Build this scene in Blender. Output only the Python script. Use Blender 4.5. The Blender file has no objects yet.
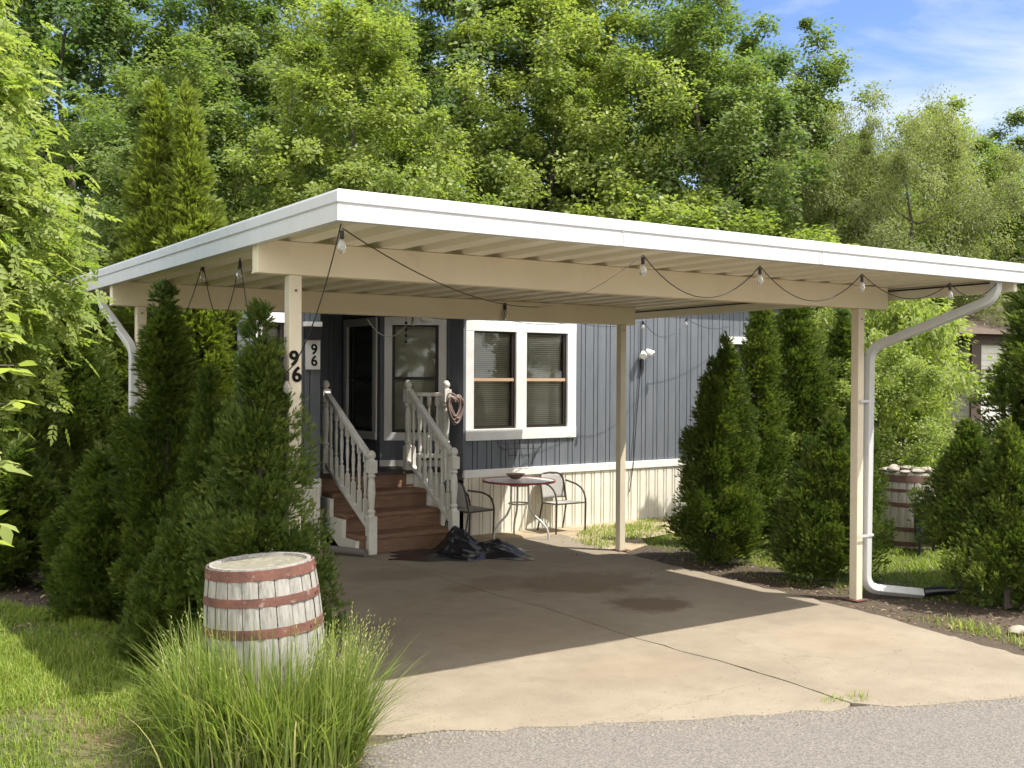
import bpy, math, random
import numpy as np
from mathutils import Vector, Matrix

sc = bpy.context.scene
COL = sc.collection
PI = math.pi
V = Vector

# ------------------------------------------------------------------ camera (x along the carport front, y into the lot)
EYE = np.array([0, 0, 1.84])
FPX, PITCH, YAW, ROLL = 1094.07, math.radians(-0.537), math.radians(34.574), math.radians(0.297)
_fw = np.array([math.sin(YAW), math.cos(YAW), 0]); _rt = np.array([math.cos(YAW), -math.sin(YAW), 0]); _up = np.array([0, 0, 1.])
_F = _fw*math.cos(PITCH)+_up*math.sin(PITCH); _U = _up*math.cos(PITCH)-_fw*math.sin(PITCH)
_R = _rt*math.cos(ROLL)+_U*math.sin(ROLL); _U2 = _U*math.cos(ROLL)-_rt*math.sin(ROLL)
def ray(px, py): return _F+_R*(px-512)/FPX+_U2*(384-py)/FPX
def on_y(px, py, y): d = ray(px, py); return V(EYE+d*(y/d[1]))
def on_g(px, py, z=0): d = ray(px, py); return V(EYE+d*((z-EYE[2])/d[2]))
def spot(px, D):                       # ground point D metres ahead in picture column px
    p = EYE+ray(px, 374)*D; return V((p[0], p[1], 0))
cd = bpy.data.cameras.new('camera'); cam = bpy.data.objects.new('camera', cd); COL.objects.link(cam)
cd.sensor_width = 36; cd.lens = FPX*36/1024; cd.clip_start = .05; cd.clip_end = 900
M4 = Matrix.Identity(4)
for i in range(3):
    M4[i][0], M4[i][1], M4[i][2], M4[i][3] = _R[i], _U2[i], -_F[i], EYE[i]
cam.matrix_world = M4
sc.camera = cam

# ------------------------------------------------------------------ object helpers
ORG = {}
def tag(o, label=None, cat=None, group=None, kind=None):
    if label: o['label'] = label
    if cat: o['category'] = cat
    if group: o['group'] = group
    if kind: o['kind'] = kind
    return o
def thing(name, loc, label, cat, group=None):
    o = bpy.data.objects.new(name, None); COL.objects.link(o); o.location = loc
    o.empty_display_size = .1
    ORG[o.name] = V(loc); return tag(o, label, cat, group)
def link(name, me, parent=None, loc=None):
    o = bpy.data.objects.new(name, me); COL.objects.link(o)
    if parent is not None: o.parent = parent
    if loc is not None: o.location = loc
    ORG[o.name] = ORG[parent.name] if parent is not None else V(loc or (0, 0, 0))
    return o
def copy_tree(o, parent=None):
    c = o.copy(); COL.objects.link(c)
    if parent is not None: c.parent = parent
    for ch in [x for x in bpy.data.objects if x.parent == o]:
        copy_tree(ch, c)
    return c

class MB:
    def __init__(s): s.v = []; s.f = []
    def add(s, vs, fs):
        n = len(s.v); s.v += [V(p) for p in vs]; s.f += [tuple(i+n for i in f) for f in fs]; return s
    def box(s, a, b, bev=0):
        x0, y0, z0 = a; x1, y1, z1 = b
        if x0 > x1: x0, x1 = x1, x0
        if y0 > y1: y0, y1 = y1, y0
        if z0 > z1: z0, z1 = z1, z0
        return s.add([(x0,y0,z0),(x1,y0,z0),(x1,y1,z0),(x0,y1,z0),(x0,y0,z1),(x1,y0,z1),(x1,y1,z1),(x0,y1,z1)],
                     [(0,3,2,1),(4,5,6,7),(0,1,5,4),(1,2,6,5),(2,3,7,6),(3,0,4,7)])
    def obox(s, o, u, n, w, d, h):     # box from corner o: w along u, d along n, h up (or along given axes)
        o = V(o); u = V(u)*w; n = V(n)*d; z = V((0,0,h))
        vs = [o, o+u, o+u+n, o+n, o+z, o+u+z, o+u+n+z, o+n+z]
        return s.add(vs, [(0,3,2,1),(4,5,6,7),(0,1,5,4),(1,2,6,5),(2,3,7,6),(3,0,4,7)])
    def bar(s, p, q, w, h, up=(0,0,1)):
        p = V(p); q = V(q); d = (q-p).normalized(); r = d.cross(V(up)).normalized(); u = r.cross(d)
        vs = [c+r*a*w/2+u*b*h/2 for c in (p, q) for a, b in ((-1,-1),(1,-1),(1,1),(-1,1))]
        return s.add(vs, [(0,3,2,1),(4,5,6,7),(0,1,5,4),(1,2,6,5),(2,3,7,6),(3,0,4,7)])
    def tube(s, pts, r, n=8, flat=1.0, cap=True, upv=None, a0=0.0):
        pts = [V(p) for p in pts]; N = len(pts)
        rs = r if isinstance(r, (list, tuple)) else [r]*N
        prev = None; vs = []; fs = []
        for i, p in enumerate(pts):
            t = (pts[min(i+1, N-1)]-pts[max(i-1, 0)])
            t = t.normalized() if t.length > 1e-9 else V((0,0,1))
            if prev is None:
                a = V(upv) if upv else (V((0,0,1)) if abs(t.z) < .9 else V((1,0,0)))
                prev = (a-t*a.dot(t)).normalized()
            else:
                prev = prev-t*prev.dot(t)
                prev = prev.normalized() if prev.length > 1e-6 else t.orthogonal().normalized()
            b = t.cross(prev)
            for k in range(n):
                an = 2*PI*k/n+a0
                vs.append(p+prev*math.cos(an)*rs[i]*flat+b*math.sin(an)*rs[i])
        for i in range(N-1):
            for k in range(n):
                k2 = (k+1) % n
                fs.append((i*n+k, i*n+k2, (i+1)*n+k2, (i+1)*n+k))
        if cap:
            fs.append(tuple(range(n-1, -1, -1))); fs.append(tuple((N-1)*n+k for k in range(n)))
        return s.add(vs, fs)
    def lathe(s, prof, c=(0,0,0), n=12, cap=True):
        c = V(c); vs = []; fs = []
        for r, z in prof:
            for k in range(n):
                a = 2*PI*k/n; vs.append(c+V((r*math.cos(a), r*math.sin(a), z)))
        for i in range(len(prof)-1):
            for k in range(n):
                k2 = (k+1) % n; fs.append((i*n+k, i*n+k2, (i+1)*n+k2, (i+1)*n+k))
        if cap:
            fs.append(tuple(range(n-1, -1, -1))); fs.append(tuple((len(prof)-1)*n+k for k in range(n)))
        return s.add(vs, fs)
    def prism(s, poly, axis, d):       # polygon (3-D points) pushed along vector
        n = len(poly); a = V(axis)*d
        vs = [V(p) for p in poly]+[V(p)+a for p in poly]
        return s.add(vs, [tuple(range(n-1, -1, -1)), tuple(range(n, 2*n))]+[(i, (i+1) % n, n+(i+1) % n, n+i) for i in range(n)])
    def build(s, name, mat, parent=None, smooth=None, bevel=0, loc=None):
        off = ORG[parent.name] if parent is not None else V(loc or (0,0,0))
        me = bpy.data.meshes.new(name)
        me.from_pydata([tuple(p-off) for p in s.v], [], s.f)
        me.materials.append(mat)
        if smooth is not None:
            me.polygons.foreach_set('use_smooth', [True]*len(me.polygons))
            me.set_sharp_from_angle(angle=math.radians(smooth))
        me.update()
        o = link(name, me, parent, off if parent is None else None)
        if bevel:
            m = o.modifiers.new('edge', 'BEVEL'); m.width = bevel; m.segments = 2; m.limit_method = 'ANGLE'
        return o

# ------------------------------------------------------------------ materials
def newmat(name):
    m = bpy.data.materials.new(name); m.use_nodes = True
    return m, m.node_tree.nodes, m.node_tree.links, m.node_tree.nodes['Principled BSDF']
def mat(name, c, rough=.6, c2=None, scale=6, detail=6, bump=0, bscale=60, metal=0, spec=.5, stretch=(1,1,1), lo=.35, hi=.65, c3=None, s3=1.3, lo3=.55, hi3=.75):
    m, N, L, B = newmat(name)
    B.inputs['Roughness'].default_value = rough; B.inputs['Metallic'].default_value = metal
    B.inputs['Specular IOR Level'].default_value = spec
    tc = N.new('ShaderNodeTexCoord'); mp = N.new('ShaderNodeMapping'); mp.inputs['Scale'].default_value = stretch
    L.new(tc.outputs['Object'], mp.inputs[0])
    def noise(s, d=detail):
        n = N.new('ShaderNodeTexNoise'); n.inputs['Scale'].default_value = s; n.inputs['Detail'].default_value = d
        n.inputs['Roughness'].default_value = .62; L.new(mp.outputs[0], n.inputs[0]); return n
    col = None
    if c2 is not None:
        r = N.new('ShaderNodeValToRGB'); r.color_ramp.elements[0].position = lo; r.color_ramp.elements[1].position = hi
        r.color_ramp.elements[0].color = (*c, 1); r.color_ramp.elements[1].color = (*c2, 1)
        L.new(noise(scale).outputs[0], r.inputs[0]); col = r.outputs[0]
        if c3 is not None:
            r3 = N.new('ShaderNodeMapRange'); r3.inputs[1].default_value = lo3; r3.inputs[2].default_value = hi3
            L.new(noise(s3, 8).outputs[0], r3.inputs[0])
            mx = N.new('ShaderNodeMixRGB'); L.new(r3.outputs[0], mx.inputs[0]); L.new(col, mx.inputs[1]); mx.inputs[2].default_value = (*c3, 1)
            col = mx.outputs[0]
        L.new(col, B.inputs['Base Color'])
    else:
        B.inputs['Base Color'].default_value = (*c, 1)
    if bump:
        b = N.new('ShaderNodeBump'); b.inputs['Strength'].default_value = bump; b.inputs['Distance'].default_value = .01
        L.new(noise(bscale, 4).outputs[0], b.inputs['Height']); L.new(b.outputs[0], B.inputs['Normal'])
    return m
def leafmat(name, c1, c2, trans=.4, rough=.5, tcol=None, c3=None):
    m, N, L, B = newmat(name)
    at = N.new('ShaderNodeAttribute'); at.attribute_name = 'rnd'
    r = N.new('ShaderNodeValToRGB'); r.color_ramp.elements[0].color = (*c1, 1); r.color_ramp.elements[1].color = (*c2, 1)
    r.color_ramp.elements[0].position = .1; r.color_ramp.elements[1].position = .9
    if c3 is not None:
        e = r.color_ramp.elements.new(.96); e.color = (*c3, 1)
    L.new(at.outputs['Fac'], r.inputs[0])
    L.new(r.outputs[0], B.inputs['Base Color']); B.inputs['Roughness'].default_value = rough
    B.inputs['Specular IOR Level'].default_value = .35
    t = N.new('ShaderNodeBsdfTranslucent')
    h = N.new('ShaderNodeMixRGB'); h.blend_type = 'MULTIPLY'; h.inputs[0].default_value = 1
    h.inputs[2].default_value = (*(tcol or (1.10, 1.18, .55)), 1); L.new(r.outputs[0], h.inputs[1]); L.new(h.outputs[0], t.inputs[0])
    mx = N.new('ShaderNodeMixShader'); mx.inputs[0].default_value = trans
    L.new(B.outputs[0], mx.inputs[1]); L.new(t.outputs[0], mx.inputs[2]); L.new(mx.outputs[0], N['Material Output'].inputs[0])
    return m

WHITE = mat('white_enamel', (.54,.55,.56), .35, (.50,.50,.49), 3, spec=.5, stretch=(2.5,2.5,.5), c3=(.44,.42,.37), s3=3.2, lo3=.60, hi3=.85)
PAINTW = mat('white_trim_paint', (.80,.80,.78), .5, (.72,.71,.68), 5)
RAILW = mat('weathered_white_paint', (.70,.69,.64), .6, (.60,.57,.50), 14, lo=.4, hi=.75, c3=(.36,.31,.25), s3=22, lo3=.66, hi3=.74)
BEIGE = mat('beige_enamel', (.76,.68,.51), .5, (.71,.63,.46), 3, c3=(.62,.53,.38), s3=2.5, lo3=.6, hi3=.8)
BEIGEP = mat('beige_post_paint', (.68,.61,.47), .5, (.63,.56,.43), 8, c3=(.30,.20,.12), s3=14, lo3=.70, hi3=.78)
PAN = mat('cream_pan_underside', (.80,.75,.63), .5, (.74,.69,.57), 2)
SIDING = mat('blue_grey_siding', (.138,.153,.176), .62, (.113,.126,.148), 5, c3=(.160,.172,.19), s3=2.2, lo3=.5, hi3=.75, stretch=(3,3,.5), bump=.15, bscale=50)
SKIRT = mat('cream_skirting', (.76,.74,.66), .5, (.68,.65,.56), 3, c3=(.45,.38,.27), s3=5, lo3=.64, hi3=.8)
WOOD = mat('brown_stained_wood', (.235,.130,.076), .6, (.15,.083,.050), 6, stretch=(1,8,8), c3=(.24,.16,.11), s3=5, lo3=.58, hi3=.74, bump=.2, bscale=30)
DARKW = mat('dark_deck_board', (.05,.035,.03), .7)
SASHD = mat('dark_sash', (.025,.018,.016), .4)
TAN = mat('tan_meeting_rail', (.50,.34,.22), .5)
BLIND = mat('cream_blind', (.76,.72,.62), .5)
INSIDE = mat('interior_wall', (.30,.27,.22), .8)
ROOFT = mat('grey_shingle', (.10,.10,.10), .9, (.06,.06,.06), 30)
BLACKM = mat('black_metal', (.02,.02,.022), .4, metal=.3)
BRONZE = mat('dark_bronze_tube', (.045,.038,.034), .4, (.08,.06,.05), 30)
SLING = mat('grey_mesh_sling', (.38,.37,.34), .7, (.30,.29,.27), 120)
BLACKP = mat('black_plastic', (.012,.012,.014), .28)
CABLE = mat('black_cable', (.015,.014,.013), .5)
WCABLE = mat('pale_cable', (.55,.53,.5), .5)
HOSE = mat('pinkish_brown_hose', (.24,.17,.145), .5, (.16,.115,.10), 14)
REDRIM = mat('red_rim', (.28,.03,.04), .4)
GLASSTOP = mat('frosted_table_top', (.62,.60,.55), .25, (.5,.48,.45), 8)
GREYT = mat('pale_grey_tube', (.50,.49,.45), .4, metal=.2)
CLAY = mat('brown_clay', (.20,.14,.10), .6)
RUST = mat('rusty_hoop', (.165,.068,.046), .8, (.075,.034,.027), 9, c3=(.28,.21,.18), s3=24, lo3=.58, hi3=.72, bump=.3)
DHOOP = mat('dark_rusty_hoop', (.13,.065,.048), .8, (.08,.045,.035), 20)
STAVE = mat('weathered_white_stave', (.36,.345,.315), .8, (.22,.21,.19), 20, stretch=(2.5,2.5,.35), c3=(.17,.15,.13), s3=18, lo3=.56, hi3=.70, bump=.6, bscale=36)
STAVEG = mat('weathered_grey_stave', (.40,.37,.32), .8, (.28,.26,.22), 16, stretch=(2.5,2.5,.3), bump=.4, bscale=36)
BTOP = mat('lichen_grey_barrel_head', (.24,.225,.17), .85, (.15,.14,.105), 30, c3=(.34,.33,.27), s3=16, bump=.6)
STONE = mat('pale_stone', (.34,.30,.24), .9, (.25,.215,.17), 14, bump=.5)
BARK = mat('grey_brown_bark', (.10,.08,.062), .9, (.06,.048,.038), 14, stretch=(2,2,.5), bump=.6)
NUMB = mat('black_digit', (.010,.010,.010), .8, spec=.1)
SIGNW = mat('white_sign', (.78,.78,.75), .4)
TARP = mat('black_tarp_plastic', (.010,.010,.013), .22, bump=.1, bscale=20, spec=.5)
BLUEP = mat('dark_blue_plastic', (.018,.022,.04), .35)
VINYL = mat('white_vinyl_siding', (.66,.64,.60), .5, (.6,.58,.54), 4)
BROWNT = mat('brown_trim', (.075,.05,.042), .6)

def glassmat():
    m, N, L, B = newmat('window_glass')
    N.remove(B)
    g = N.new('ShaderNodeBsdfGlossy'); g.inputs['Roughness'].default_value = .02; g.inputs[0].default_value = (.9,.95,.93,1)
    t = N.new('ShaderNodeBsdfTransparent'); t.inputs[0].default_value = (.90,.91,.88,1)
    lw = N.new('ShaderNodeFresnel'); lw.inputs[0].default_value = 1.5
    ad = N.new('ShaderNodeMath'); ad.operation = 'MULTIPLY_ADD'; ad.inputs[1].default_value = 1.0; ad.inputs[2].default_value = .02
    nz = N.new('ShaderNodeTexNoise'); nz.inputs['Scale'].default_value = 3.5; bp = N.new('ShaderNodeBump'); bp.inputs['Strength'].default_value = .03
    tc = N.new('ShaderNodeTexCoord'); L.new(tc.outputs['Object'], nz.inputs[0]); L.new(nz.outputs[0], bp.inputs['Height']); L.new(bp.outputs[0], g.inputs['Normal'])
    L.new(lw.outputs[0], ad.inputs[0])
    mx = N.new('ShaderNodeMixShader'); L.new(ad.outputs[0], mx.inputs[0]); L.new(t.outputs[0], mx.inputs[1]); L.new(g.outputs[0], mx.inputs[2])
    L.new(mx.outputs[0], N['Material Output'].inputs[0]); return m
PANE = glassmat()
def bulbmat():
    m, N, L, B = newmat('clear_bulb')
    B.inputs['Base Color'].default_value = (.85,.83,.76,1); B.inputs['Roughness'].default_value = .06
    B.inputs['Transmission Weight'].default_value = .75; B.inputs['IOR'].default_value = 1.3; return m
BULB = bulbmat()

def concretemat():
    m, N, L, B = newmat('driveway_concrete'); B.inputs['Roughness'].default_value = .85; B.inputs['Specular IOR Level'].default_value = .3
    tc = N.new('ShaderNodeTexCoord'); P = tc.outputs['Object']
    def noise(s, d=8, ro=.6):
        n = N.new('ShaderNodeTexNoise'); n.inputs['Scale'].default_value = s; n.inputs['Detail'].default_value = d; n.inputs['Roughness'].default_value = ro
        L.new(P, n.inputs[0]); return n.outputs[0]
    def rng(x, a, b, c=0, d=1):
        r = N.new('ShaderNodeMapRange'); L.new(x, r.inputs[0])
        for i, v in enumerate((a, b, c, d)): r.inputs[i+1].default_value = v
        return r.outputs[0]
    def mixc(f, a, b):
        x = N.new('ShaderNodeMixRGB')
        for s, v in zip(x.inputs, (f, a, b)):
            if isinstance(v, tuple): s.default_value = (*v, 1)
            elif isinstance(v, (int, float)): s.default_value = v
            else: L.new(v, s)
        return x.outputs[0]
    c = mixc(rng(noise(1.1), .35, .65), (.285,.242,.184), (.215,.180,.135))
    c = mixc(rng(noise(5.5), .45, .75, 0, .55), c, (.175,.142,.102))
    c = mixc(rng(noise(85, 3), .50, .68, 0, .62), c, (.22,.18,.13))
    c = mixc(rng(noise(140, 2), .56, .74, 0, .6), c, (.42,.37,.285))
    # oil and rust stains, each with a place of its own
    for (x, y, rx, ry, k, colr) in ((6.05,7.55,.75,.55,.62,(.13,.085,.05)), (5.9,6.55,.42,.36,.72,(.10,.062,.038)), (5.35,7.95,.55,.35,.5,(.15,.10,.065)),
                                    (3.72,7.95,.20,.17,.72,(.09,.065,.05)), (4.4,6.3,.8,.5,.3,(.22,.15,.10)), (4.7,8.8,.5,.4,.35,(.17,.12,.08)), (4.6,5.2,.5,.35,.10,(.36,.24,.16)), (6.3,5.0,.7,.5,.10,(.36,.25,.16))):
        mp = N.new('ShaderNodeMapping'); mp.inputs['Location'].default_value = (-x/rx, -y/ry, 0); mp.inputs['Scale'].default_value = (1/rx, 1/ry, 0)
        L.new(P, mp.inputs[0]); ln = N.new('ShaderNodeVectorMath'); ln.operation = 'LENGTH'; L.new(mp.outputs[0], ln.inputs[0])
        ad = N.new('ShaderNodeMath'); ad.operation = 'MULTIPLY_ADD'; L.new(noise(3.0), ad.inputs[0]); ad.inputs[1].default_value = 1.6; L.new(ln.outputs['Value'], ad.inputs[2])
        c = mixc(rng(ad.outputs[0], 1.80, 1.42, 0, k), c, colr)
    # hairline cracks
    wv = N.new('ShaderNodeVectorMath'); wv.operation = 'MULTIPLY_ADD'; nn_ = N.new('ShaderNodeTexNoise'); nn_.inputs['Scale'].default_value = 2.4; nn_.inputs['Detail'].default_value = 6; L.new(P, nn_.inputs[0])
    L.new(nn_.outputs['Color'], wv.inputs[0]); wv.inputs[1].default_value = (.55,.55,0); L.new(P, wv.inputs[2])
    vo = N.new('ShaderNodeTexVoronoi'); vo.feature = 'DISTANCE_TO_EDGE'; vo.voronoi_dimensions = '2D'; vo.inputs['Scale'].default_value = .38; L.new(wv.outputs[0], vo.inputs['Vector'])
    c = mixc(rng(vo.outputs['Distance'], .0008, .0022, .28, 0), c, (.07,.055,.04))
    L.new(c, B.inputs['Base Color'])
    b = N.new('ShaderNodeBump'); b.inputs['Strength'].default_value = .5; b.inputs['Distance'].default_value = .006
    L.new(noise(70, 6, .7), b.inputs['Height']); L.new(b.outputs[0], B.inputs['Normal'])
    return m
CONC = concretemat()
ROAD = mat('worn_asphalt', (.255,.230,.203), .9, (.135,.123,.110), 95, detail=4, lo=.42, hi=.58, c3=(.36,.325,.29), s3=150, lo3=.60, hi3=.70, bump=1.0, bscale=150)
DIRT = mat('earth_and_turf', (.15,.105,.06), .95, (.085,.09,.03), 3, c3=(.055,.075,.02), s3=1.1, lo3=.40, hi3=.6, bump=.6, bscale=40)
SAND = mat('sandy_soil', (.40,.32,.215), .95, (.30,.235,.15), 5, c3=(.16,.15,.07), s3=3, lo3=.58, hi3=.72, bump=.6, bscale=60)
MULCH = mat('dark_mulch', (.050,.036,.025), .95, (.09,.065,.043), 40, bump=1, bscale=60)

# ------------------------------------------------------------------ scattered leaf meshes
def leaf_mesh(name, P, D, Nn, S, tv, tf, mat, rnd, W=None):
    """P points, D pointing directions, Nn face normals, S sizes; template tv (x across, y along, z normal), tf quads"""
    P = np.asarray(P, np.float32); D = np.asarray(D, np.float32); Nn = np.asarray(Nn, np.float32)
    D /= np.linalg.norm(D, axis=1, keepdims=True)+1e-9
    X = np.cross(D, Nn); X /= np.linalg.norm(X, axis=1, keepdims=True)+1e-9
    Z = np.cross(X, D)
    S = np.asarray(S, np.float32)[:, None, None]
    Wd = S if W is None else np.asarray(W, np.float32)[:, None, None]
    tv = np.asarray(tv, np.float32); n = len(P); k = len(tv)
    verts = P[:, None, :]+Wd*tv[None, :, 0:1]*X[:, None, :]+S*tv[None, :, 1:2]*D[:, None, :]+S*tv[None, :, 2:3]*Z[:, None, :]
    tf = np.asarray(tf, np.int32); m = tf.shape[0]; q = tf.shape[1]
    faces = (np.arange(n, dtype=np.int32)[:, None, None]*k+tf[None]).reshape(-1)
    me = bpy.data.meshes.new(name)
    me.vertices.add(n*k); me.vertices.foreach_set('co', verts.reshape(-1))
    me.loops.add(len(faces)); me.loops.foreach_set('vertex_index', faces)
    me.polygons.add(n*m); me.polygons.foreach_set('loop_start', np.arange(n*m, dtype=np.int32)*q)
    me.update(calc_edges=True)
    a = me.attributes.new('rnd', 'FLOAT', 'POINT'); a.data.foreach_set('value', np.repeat(np.asarray(rnd, np.float32), k))
    me.materials.append(mat)
    return me
DIAMOND = ([(0,0,0),(.34,.45,.03),(0,1,-.06),(-.34,.45,.03)], [(0,1,2,3)])
FOLD = ([(0,0,0),(.24,.32,.05),(.17,.72,.03),(0,1,-.10),(-.17,.72,.03),(-.24,.32,.05),(0,.5,-.02)], [(0,1,2,6),(6,2,3,3),(0,6,4,5),(6,3,4,4)])
LEAF = ([(0,0,0),(.22,.42,.05),(0,1,-.12),(-.22,.42,.05),(0,.5,-.03)], [(0,1,2,4),(0,4,2,3)])
def spray_template():
    r = random.Random(12); tv = []; tf = []
    for k in range(11):
        l = r.uniform(.45, 1.0); w = r.uniform(.035, .06); y0 = r.uniform(0, .35)
        ph = r.uniform(0, 2*PI); op = r.uniform(.05, .75)
        d = V((math.sin(op)*math.cos(ph), math.cos(op), math.sin(op)*math.sin(ph)*.55)); sd = d.cross(V((r.uniform(-1,1), r.uniform(-.3,.3), r.uniform(-1,1)))).normalized()
        b = V((0, y0, 0)); n = len(tv); bend = V((r.uniform(-.1,.1), -.02, r.uniform(-.1,.1)))
        for q in (b, b+d*l*.45+sd*w, b+d*l+bend, b+d*l*.45-sd*w): tv.append(tuple(q))
        tf.append((n, n+1, n+2, n+3))
    return tv, tf
SPRAY = spray_template()
def compound_template():
    tv = []; tf = []
    def lf(x, y, ang, l, w, z):
        n = len(tv); c, s = math.sin(ang), math.cos(ang)
        for a, b, zz in ((0,0,0),(w,.42*l,.03),(.55*w,.75*l,-.01),(0,l,-.10*l),(-.55*w,.75*l,-.01),(-w,.42*l,.03),(0,.5*l,-.015)):
            tv.append((x+c*b+s*a, y+s*b-c*a, z+zz))
        tf.extend([(n,n+1,n+2,n+6),(n+6,n+2,n+3,n+4),(n,n+6,n+4,n+5)])
    lf(0, .62, 0, .42, .10, -.10)
    for y, l in ((.12,.34),(.34,.38),(.54,.36)):
        for sg in (-1, 1): lf(0, y, sg*.95, l, .09, -.12*y)
    n = len(tv); tv.extend([(-.006,0,0),(.006,0,0),(.004,.62,-.10),(-.004,.62,-.10)]); tf.append((n,n+1,n+2,n+3))
    return tv, tf
COMPOUND = compound_template()

def unit(rg, n):
    v = rg.normal(size=(n, 3)); return v/np.linalg.norm(v, axis=1, keepdims=True)

def tree_meshes(name, seed, H, th, r, n_cl, per, lsize, lmat, rc=(.55, 1.0), flat=.6, droop=.3, tmpl=DIAMOND, squash=1.0, trunk_r=None, low=.25, thin=1.0):
    """trunk with limbs as one mesh, leaf crown as another"""
    rg = np.random.default_rng(seed)
    hz = (H-th)/2; cz = th+hz
    u = unit(rg, n_cl); rad = rg.uniform(.25, 1.0, n_cl)**.55
    u[:, 2] = np.where(u[:, 2] < 0, u[:, 2]*.9, u[:, 2])
    C = u*rad[:, None]
    lob = 1+.22*np.sin(3*np.arctan2(u[:, 1], u[:, 0])+seed)+.18*np.sin(5*u[:, 2]*2+seed*1.7+2*np.arctan2(u[:, 1], u[:, 0]))
    prof = np.where(C[:, 2] < 0, 1.0, 1-.35*np.maximum(C[:, 2], 0))
    C = np.stack([C[:, 0]*r*lob*prof, C[:, 1]*r*lob*prof*squash, cz+C[:, 2]*hz*(.9+.15*lob)], 1)
    mb = MB(); tr = trunk_r or H*.014
    tp = [V((math.sin(i*1.3+seed)*.02*H*i/8, math.cos(i*1.1+seed*2)*.02*H*i/8, H*.86*i/8)) for i in range(9)]
    mb.tube(tp, [tr*(1.25 if i == 0 else 1)*(1-i/8.6) for i in range(9)], 7)
    nodes = [(p, tr*(1-i/8.6)) for i, p in enumerate(tp) if p.z > th*.55]
    order = list(np.argsort(-np.linalg.norm(C[:, :2], axis=1)))
    prim = [order[i] for i in range(0, n_cl, max(1, n_cl//14))][:14]
    def limb(c, first):
        c = V(c); best = None
        for p, pr in nodes:
            if p.z > c.z+.1*H*0+.15: continue
            d = (c-p).length*(1+.25*max(0, .5-(c.z-p.z)/max(.1, (c-p).length)))
            if best is None or d < best[0]: best = (d, p, pr)
        if best is None: best = (0, nodes[0][0], nodes[0][1])
        _, p, pr = best; L_ = (c-p).length
        r0 = min(pr*.75, .012*L_+.012) if not first else min(pr*.7, tr*.5)
        pts = []
        jit = [V(rg.normal(size=3)*.05*L_) for _ in range(4)]
        for i in range(6):
            t = i/5; q = p.lerp(c, t); q.z -= (4*t*(1-t))*L_*.10; q += jit[min(3, i)]*(4*t*(1-t))*.7; pts.append(q)
        rr = [max(.006, r0*(1-.85*i/5)) for i in range(6)]
        mb.tube(pts, rr, 5, cap=False)
        for i in range(1, 6): nodes.append((pts[i], rr[i]))
    for i in prim: limb(C[i], True)
    for i in order:
        if i not in prim: limb(C[i], False)
    n = n_cl*per
    ci = np.repeat(np.arange(n_cl), per)
    rcl = rg.uniform(rc[0], rc[1], n_cl)*rg.choice([.6, 1, 1, 1.15], n_cl)
    g = np.clip(rg.normal(size=(n, 3))*.42, -.8, .8); g[:, 2] *= flat
    out = C[ci]-np.array([0, 0, cz]); out /= np.linalg.norm(out, axis=1, keepdims=True)+1e-6
    P = C[ci]+g*rcl[ci][:, None]+out*.15
    P[:, 2] -= droop*.3*(g[:, 0]**2+g[:, 1]**2)*rcl[ci]
    keep = rg.random(n) < thin
    Nn = np.stack([rg.normal(0, .62, n), rg.normal(0, .62, n), np.abs(rg.normal(.7, .35, n))], 1)+out*.75
    D = np.concatenate([rg.normal(size=(n, 2)), np.full((n, 1), -droop)+rg.normal(0, .35, (n, 1))], 1)+g*.7
    S = lsize*rg.uniform(.65, 1.25, n)
    rnd = np.clip(rg.normal(.45, .22, n)+rg.normal(0, .14, n_cl)[ci], 0, 1)
    k = keep
    crown = leaf_mesh(name+'_crown', P[k], D[k], Nn[k], S[k], tmpl[0], tmpl[1], lmat, rnd[k])
    tm = bpy.data.meshes.new(name+'_trunk'); tm.from_pydata([tuple(p) for p in mb.v], [], mb.f); tm.materials.append(BARK)
    tm.polygons.foreach_set('use_smooth', [True]*len(tm.polygons)); tm.update()
    return tm, crown
def place_tree(name, meshes, loc, scale, rz, label, cat, group=None):
    t = thing(name, loc, label, cat, group)
    t.rotation_euler = (0, 0, rz); t.scale = scale if isinstance(scale, tuple) else (scale,)*3
    link('trunk', meshes[0], t); link('crown', meshes[1], t)
    return t

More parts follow.
